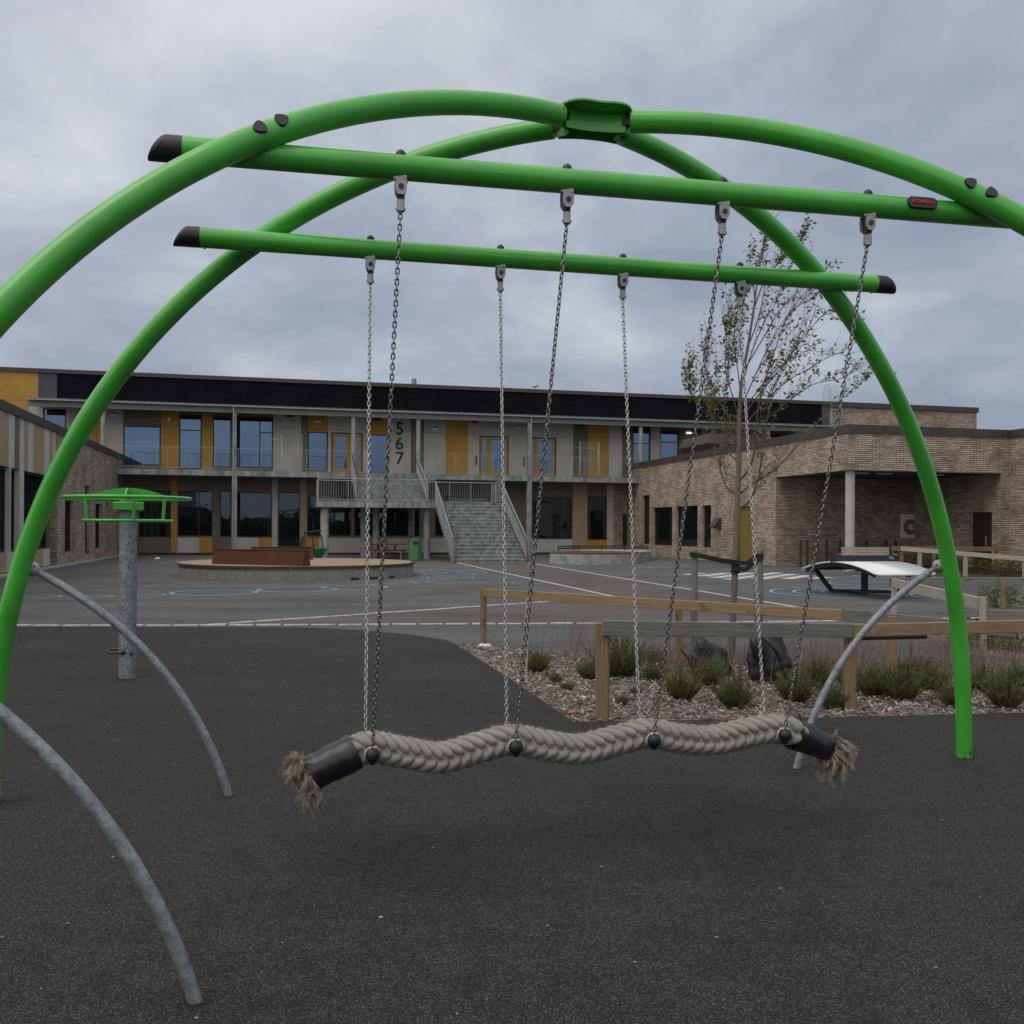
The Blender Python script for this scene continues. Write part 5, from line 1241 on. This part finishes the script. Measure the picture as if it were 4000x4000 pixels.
def bag(c,r,sc,seed,tilt):
    mb=MB(); rr=random.Random(seed); k=[Vector((rr.uniform(-1,1),rr.uniform(-1,1),rr.uniform(-1,1))).normalized() for _ in range(9)]
    mb.ball((0,0,0),1,56,40); m=Matrix.Rotation(tilt,3,'Y')
    for i,v in enumerate(mb.v):
        n=v.normalized(); f=1+sum(.13*math.sin(3.2*n.dot(q)*2+j) for j,q in enumerate(k))*.35
        f-=.10*sum(abs(math.sin(4.5*n.dot(q)+j*1.7)) for j,q in enumerate(k[:4]))/4+.05*abs(math.sin(11*n.dot(k[4])+5*n.dot(k[5])))
        if n.z<-.2: f*=1.12
        v2=Vector((n.x*sc[0],n.y*sc[1],n.z*sc[2]))*r*f; mb.v[i]=m@v2+c
    return mb
c=at(2765,2575,9.75); c.z=.19; bg=thing('bag','grey crumpled bag with a ring handle lying behind the heather','bag',Vector((c.x,c.y,0)))
part(bag(c,.30,(.95,.5,.62),3,.6),'sack',M['bag_grey'],bg)
b=MB(); o=at(2740,2512,9.6); b.tube([o+Vector((.045*math.cos(2*PI*i/16),.01,.055*math.sin(2*PI*i/16))) for i in range(16)],.008,6,closed=True); part(b,'ring_handle',M['rust'],bg)
c=at(3000,2600,9.45); c.z=.26; bg=thing('bag','black plastic bag slumped against the thick tree stake','bag',Vector((c.x,c.y,0)))
part(bag(c,.34,(.62,.5,.95),8,-.35),'sack',M['bag_black'],bg)
b=MB(); q=catmull([at(2965,2480,9.35),at(2990,2495,9.25),at(3025,2535,9.2),at(3050,2580,9.25)],5); b.tube(q,.02,8); part(b,'tied_fold',M['bag_black'],bg)

# ================================================================== SHRUBS AND GRASS
def heather(seed,n,h,rad):
    r=random.Random(seed); mb=MB()
    for i in range(n):
        a=r.uniform(0,2*PI); q=r.random()**.7; lean=q*1.15; L=h*r.uniform(.5,1.15)*(1-.2*q)*(1.35 if r.random()<.12 else 1)
        p=Vector((math.cos(a)*rad*.22*q,math.sin(a)*rad*.22*q,0)); d=Vector((math.cos(a)*lean,math.sin(a)*lean,1)).normalized(); pts_=[p]
        for k in range(4):
            d=(d+Vector((r.uniform(-.14,.14),r.uniform(-.14,.14),r.uniform(-.02,.16)))).normalized(); p=p+d*L/4; pts_.append(p)
        br=r.random(); base=(.14,.18,.058) if br<.58 else ((.175,.18,.07) if br<.76 else (.22,.14,.105)); g=r.uniform(.6,1.25); col=tuple(x*g for x in base)
        mb.ribbon(pts_,.005,.002,Vector((math.cos(a+1.6),math.sin(a+1.6),0)),(.06,.045,.03))
        for k in range(1,5):
            for m in range(6):
                t=r.random(); o=lerp(pts_[k-1],pts_[k],t); dd=((pts_[k]-pts_[k-1]).normalized()+Vector((r.uniform(-1,1),r.uniform(-1,1),r.uniform(-.2,.8)))*.8).normalized(); l=r.uniform(.02,.05)*(h/.34)
                s=dd.cross(Vector((r.uniform(-1,1),r.uniform(-1,1),r.uniform(-1,1)))).normalized()*.0036
                mb.add([o-s,o+s,o+dd*l+s*.5,o+dd*l-s*.5],[(0,1,2,3)],None,False,col)
    return mb
HP=[heather(20+i,190,.34,.28) for i in range(4)]; HM=[]
hl=[ # px, base py, width px, label, is front
 (2097,2630,125,'small spiky green shrub nearest the thin wooden stake'),
 (2170,2668,60,'tiny green heather tuft below the shrub by the thin stake'),
 (2215,2702,66,'low green heather sprout at the slanted bark edge'),
 (2305,2658,120,'dark bushy heather just left of the first fence post'),
 (2425,2650,230,'broad green heather just right of the first fence post'),
 (2432,2757,70,'lone low green sprout beside the foot of the first fence post'),
 (2482,2718,60,'small olive heather sprig between the sprout and the large round shrub'),
 (2562,2598,100,'bright green shrub by the tan post below the fence rail'),
 (2662,2738,175,'large round green shrub in the bark left of the trunk'),
 (2866,2768,180,'tall spreading heather in front of the young tree trunk'),
 (3105,2748,185,'wide heather before the black bag, right of the tree'),
 (3255,2772,140,'heather shrub left of the second fence post'),
 (3405,2722,160,'heather shrub just right of the second fence post'),
 (3515,2738,210,'broad round heather midway between second post and green leg'),
 (3640,2702,150,'heather shrub half hidden behind its round neighbour'),
 (3722,2765,150,'dark upright heather just left of the green arch leg'),
 (3925,2768,200,'rounded heather at the far right edge of the bed'),
 (3195,2692,170,'back row heather seen between bag and second post'),
 (3330,2700,130,'back row heather directly behind the second fence post'),
 (2765,2682,150,'reddish heather below the grey bag'),
 (3835,2705,150,'back row heather just right of the green arch leg'),
 (2560,2662,110,'dark heather left behind the large round shrub'),
 (3580,2660,130,'back row heather farthest behind the round one'),
 (3990,2690,140,'back row heather cut by the right picture edge')]
for i,(px,py,wp,lab) in enumerate(hl):
    p=gnd(px,py); wm=wp*p.y/F*.86; k=wm/.40; kz=k*(1.0 if wp>100 else .9)
    if i<4:
        o=make_obj(HP[i],'heather_shrub',M['leaf'])
    else:
        o=bpy.data.objects['heather_shrub' if i%4==0 else 'heather_shrub.%03d'%(i%4)].copy(); COL.objects.link(o)
    o.location=p; o.scale=(k,k,kz); o.rotation_euler=(0,0,i*1.3); tag(o,lab,'shrub','heather shrubs in the bark bed')
gm=MB()
for px,py,n,spread,h in [(2165,2600,60,.28,.62),(2300,2590,70,.22,.66),(2440,2590,110,.35,.6),(2560,2600,80,.3,.58),(2640,2640,90,.2,.62),(2700,2608,60,.25,.5),(2800,2606,70,.25,.5),(2900,2608,70,.25,.5),(2975,2605,60,.25,.5)]+[(2700,2650,45,.2,.46),(2790,2650,45,.2,.44),(2960,2660,55,.22,.46),(3040,2660,50,.2,.48)]+[(x,2640+rnd.uniform(-30,30),105,.34,rnd.uniform(.46,.6)) for x in range(3110,4080,72)]:
    c=gnd(px,py)
    for i in range(n):
        p=c+Vector((rnd.gauss(0,spread),rnd.gauss(0,spread*.7),0)); L=h*rnd.uniform(.55,1.1); d=Vector((rnd.gauss(.10,.16),rnd.gauss(0,.16),1)).normalized(); pts_=[p]
        for k in range(3):
            d=(d+Vector((rnd.uniform(-.06,.10),rnd.uniform(-.06,.06),0))).normalized(); p=p+d*L/3; pts_.append(p)
        cc=rnd.choice(((.22,.17,.145),(.16,.115,.10),(.28,.23,.185),(.19,.13,.12))); g=rnd.uniform(.7,1.2)
        gm.ribbon(pts_,.0034,.0014,Vector((1,rnd.uniform(-.6,.6),0)).normalized(),tuple(x*g for x in cc))
struct(gm,'dry_grass',M['fibre'],'stuff')
def leafy(seed,n,h,rad,ll,cols):
    r=random.Random(seed); mb=MB()
    for i in range(n):
        a=r.uniform(0,2*PI); q=math.sqrt(r.random()); p=Vector((math.cos(a)*rad*q,math.sin(a)*rad*q,h*r.uniform(.15,1)*(1-.5*q*q))); d=Vector((r.uniform(-1,1),r.uniform(-1,1),r.uniform(-.4,.9))).normalized(); L=ll*r.uniform(.6,1.2)
        s=d.cross(Vector((r.uniform(-1,1),r.uniform(-1,1),r.uniform(-1,1)))).normalized(); g=r.uniform(.6,1.3); col=tuple(x*g for x in r.choice(cols)); nn=s.cross(d)
        mb.add([p,p+d*L*.5+s*L*.22+nn*L*.06,p+d*L,p+d*L*.5-s*L*.22+nn*L*.06],[(0,1,2,3)],None,False,col)
        if i%6==0: mb.ribbon([Vector((p.x*.2,p.y*.2,0)),Vector((p.x*.7,p.y*.7,p.z*.6)),p],.008,.004,s,(.05,.035,.02))
    return mb
cg=[(.08,.115,.03),(.15,.155,.03),(.11,.13,.035)]; cd=[(.075,.08,.03),(.12,.095,.03),(.06,.07,.03)]
for px,py,h,rad,n,cols,lab in ((3905,2372,.62,.42,420,cg,'glossy green leaved shrub by the tan post at right edge'),(3965,2540,.42,.45,360,cg,'low broad leaved shrub right of the pale fence post'),(3860,2535,.35,.3,240,cg,'small broad leaved shrub at the foot of the pale fence post'),(3790,2520,.5,.3,120,cd,'thin twiggy shrub between arch leg and pale fence post')):
    p=gnd(px,py); o=make_obj(leafy(px,n,h,rad,.085,cols),'leafy_shrub',M['leaf'],None,False,(0,0,0)); o.location=p; tag(o,lab,'shrub')
for i,(px,py) in enumerate(((3520,2222),(3570,2228),(3640,2222),(3680,2236),(3740,2230),(3800,2240),(3860,2245),(3930,2252),(3990,2256))):
    p=gnd(px,py); o=make_obj(leafy(500+i,380,.62+.1*(i%3),.55,.10,cd+[(.09,.085,.02)]),'hedge_plant',M['leaf']); o.location=p
    tag(o,'dark leafy plant in the bed below the pale handrail posts','plant','plants below the pale handrail')
# small things on the ground
p=gnd(1893,2533); b=MB(); b.ball(p+Vector((0,0,.03)),1,18,10,(.095,.06,.035)); 
for v in b.v: v.z=max(v.z,.004)+.006*math.sin(v.x*60)
solo(b,'stone',M['stone'],'flat white stone at the foot of the round tan fence post','stone',p)
p=gnd(2233,2801); b=MB(); b.add([p+Vector((-.03,0,.03)),p+Vector((.0,-.02,.04)),p+Vector((.03,.0,.032)),p+Vector((.012,.025,.045)),p+Vector((-.02,.02,.038)),p+Vector((0,.0,.012))],[(0,1,3,4),(1,2,3),(0,5,1),(1,5,2),(2,5,3),(3,5,4),(4,5,0)]); solo(b,'scrap',M['scrap'],'tiny red scrap lying on the bark near the rubber edge','litter',p)
p=gnd(612,2184); b=MB(); b.add([p+Vector((-.14,0,.01)),p+Vector((.08,-.05,.01)),p+Vector((.17,.05,.03)),p+Vector((.03,.08,.11)),p+Vector((-.03,.03,.04))],[(0,1,4),(1,2,4),(2,3,4),(3,0,4),(0,3,2,1)]); solo(b,'paper_scrap',M['sign_white'],'white crumpled paper lying on the asphalt near the facade','litter',p)
# gull on the parapet
u,_=on_w(2090,1515,WF); g=g2w(u,WF-.02,zP1); gl=thing('gull','white gull with grey wings standing on the roof edge','bird',g)
b=MB(); b.ball(g+Vector((0,0,.17)),1,16,10,(.17,.085,.085),Matrix.Rotation(-.25,3,'Y')); b.ball(g+Vector((-.17,0,.26)),.055,12,8); b.tube([g+Vector((-.11,0,.20)),g+Vector((-.16,0,.25))],[.06,.05],10); b.tube([g+Vector((.1,0,.19)),g+Vector((.3,0,.24))],[.06,.012],8)
part(b,'body',M['bird'],gl); b=MB(); b.tube([g+Vector((-.215,0,.255)),g+Vector((-.27,0,.245))],[.016,.005],8); part(b,'beak',M['door_yellow'],gl)
b=MB()
for sy_ in (-.03,.03): b.tube([g+Vector((0,sy_,0)),g+Vector((0,sy_,.11))],.009,6)
part(b,'legs',M['door_yellow'],gl); b=MB()
for sy_ in (-.07,.07): b.ball(g+Vector((.05,sy_,.19)),1,12,8,(.19,.025,.06),Matrix.Rotation(-.2,3,'Y'))
part(b,'wings',M['rail_steel'],gl)

# wood line behind the viewer, seen only in the window reflections
tm=MB(); r=random.Random(5)
for i in range(70):
    x=-80+160*i/69; y=-30+r.uniform(-5,5); hh=r.uniform(2.6,6.0); rad=r.uniform(2.0,3.4)
    o_=len(tm.v); tm.ball((x,y,hh*.42),1,14,10,(rad*.9,rad*.9,hh*.46),col=(.022,.03,.012))
    for v in tm.v[o_:]: v+=Vector((r.uniform(-.3,.3),r.uniform(-.3,.3),r.uniform(-.3,.3)))
    for k in range(220):
        v=Vector((r.gauss(0,1),r.gauss(0,1),r.gauss(0,1))).normalized()*r.uniform(.85,1.15); p=Vector((x+v.x*rad,y+v.y*rad,hh*.45+v.z*hh*.5)); d=Vector((r.gauss(0,1),r.gauss(0,1),r.gauss(0,1))).normalized(); s=d.cross(Vector((0,0,1))).normalized(); L=r.uniform(.25,.6); g_=r.uniform(.6,1.3)
        tm.add([p,p+d*L*.5+s*L*.4,p+d*L,p+d*L*.5-s*L*.4],[(0,1,2,3)],None,False,(.035*g_,.05*g_,.02*g_))
struct(tm,'far_wood',M['leaf'],'stuff')

# ================================================================== SKY, SUN, CAMERA
SUN_EL,SUN_AZ=math.radians(60),math.radians(-130)     # azimuth from +Y towards +X: high on the left, slightly behind the viewer
wd_=bpy.data.worlds.new('World'); scene.world=wd_; wd_.use_nodes=True; nt=wd_.node_tree; nt.nodes.clear()
out=nt.nodes.new('ShaderNodeOutputWorld'); sky=nt.nodes.new('ShaderNodeTexSky'); sky.sky_type='NISHITA'; sky.sun_disc=False; sky.sun_elevation=SUN_EL; sky.sun_rotation=SUN_AZ; sky.air_density=1.2; sky.dust_density=2
bg1=nt.nodes.new('ShaderNodeBackground'); bg1.inputs[1].default_value=.08; nt.links.new(sky.outputs[0],bg1.inputs[0])
tc=nt.nodes.new('ShaderNodeTexCoord'); sep=nt.nodes.new('ShaderNodeSeparateXYZ'); nt.links.new(tc.outputs['Generated'],sep.inputs[0])
def mth(op,a,b=None):
    n=nt.nodes.new('ShaderNodeMath'); n.operation=op
    for i,v in enumerate((a,b)):
        if v is None: continue
        if isinstance(v,(int,float)): n.inputs[i].default_value=v
        else: nt.links.new(v,n.inputs[i])
    return n.outputs[0]
zz=mth('ADD',mth('MAXIMUM',sep.outputs[2],0.0),.36)
cb=nt.nodes.new('ShaderNodeCombineXYZ'); nt.links.new(mth('DIVIDE',sep.outputs[0],zz),cb.inputs[0]); nt.links.new(mth('DIVIDE',sep.outputs[1],zz),cb.inputs[1]); cb.inputs[2].default_value=5.7
n1=nt.nodes.new('ShaderNodeTexNoise'); n1.inputs['Scale'].default_value=2.5; n1.inputs['Detail'].default_value=10; n1.inputs['Roughness'].default_value=.56; n1.inputs['Distortion'].default_value=.15; nt.links.new(cb.outputs[0],n1.inputs[0])
n2=nt.nodes.new('ShaderNodeTexNoise'); n2.inputs['Scale'].default_value=1.0; n2.inputs['Detail'].default_value=4; nt.links.new(cb.outputs[0],n2.inputs[0])
f=mth('ADD',mth('MULTIPLY',n1.outputs[0],.62),mth('MULTIPLY',n2.outputs[0],.38))
cr=nt.nodes.new('ShaderNodeValToRGB'); e=cr.color_ramp.elements; e[0].position=.39; e[0].color=(.315,.365,.47,1); e[1].position=.63; e[1].color=(.66,.70,.76,1); k=e.new(.5); k.color=(.43,.48,.58,1)
nt.links.new(f,cr.inputs[0])
bg2=nt.nodes.new('ShaderNodeBackground'); nt.links.new(cr.outputs[0],bg2.inputs[0])
# the cloud deck is thinner and brighter, and whiter, around the hidden sun behind the viewer
dp=nt.nodes.new('ShaderNodeVectorMath'); dp.operation='DOT_PRODUCT'; nt.links.new(tc.outputs['Generated'],dp.inputs[0])
dp.inputs[1].default_value=(math.sin(SUN_AZ)*math.cos(SUN_EL),math.cos(SUN_AZ)*math.cos(SUN_EL),math.sin(SUN_EL))
gl_=mth('POWER',mth('MAXIMUM',dp.outputs['Value'],0.0),1.3)
warm=nt.nodes.new('ShaderNodeMix'); warm.data_type='RGBA'; nt.links.new(mth('MINIMUM',mth('MULTIPLY',gl_,1.6),1.0),warm.inputs[0]); nt.links.new(cr.outputs[0],warm.inputs[6]); warm.inputs[7].default_value=(.56,.535,.50,1)
nt.links.new(warm.outputs[2],bg2.inputs[0])
nt.links.new(mth('ADD',1.0,mth('MULTIPLY',gl_,1.5)),bg2.inputs[1])
mx=nt.nodes.new('ShaderNodeMixShader'); mx.inputs[0].default_value=.90; nt.links.new(bg1.outputs[0],mx.inputs[1]); nt.links.new(bg2.outputs[0],mx.inputs[2]); nt.links.new(mx.outputs[0],out.inputs[0])
sl=bpy.data.lights.new('sun','SUN'); sl.energy=.75; sl.angle=math.radians(40); sl.color=(1,.97,.93)
so=bpy.data.objects.new('sun',sl); COL.objects.link(so)
sd=Vector((math.sin(SUN_AZ)*math.cos(SUN_EL),math.cos(SUN_AZ)*math.cos(SUN_EL),math.sin(SUN_EL)))
so.rotation_euler=sd.to_track_quat('Z','Y').to_euler(); so.location=(0,0,40)
cam=bpy.data.cameras.new('camera'); co=bpy.data.objects.new('camera',cam); COL.objects.link(co)
cam.sensor_width=36; cam.lens=F/4000*36; cam.shift_y=(HY-2000)/4000; cam.clip_start=.05; cam.clip_end=3000
co.matrix_world=Matrix(((CR,-SR,0,0),(0,0,-1,0),(SR,CR,0,H0),(0,0,0,1)))
scene.camera=co
vs=scene.view_settings; vs.view_transform='Standard'; vs.look='None'; vs.exposure=-.06; vs.gamma=1; vs.use_curve_mapping=False
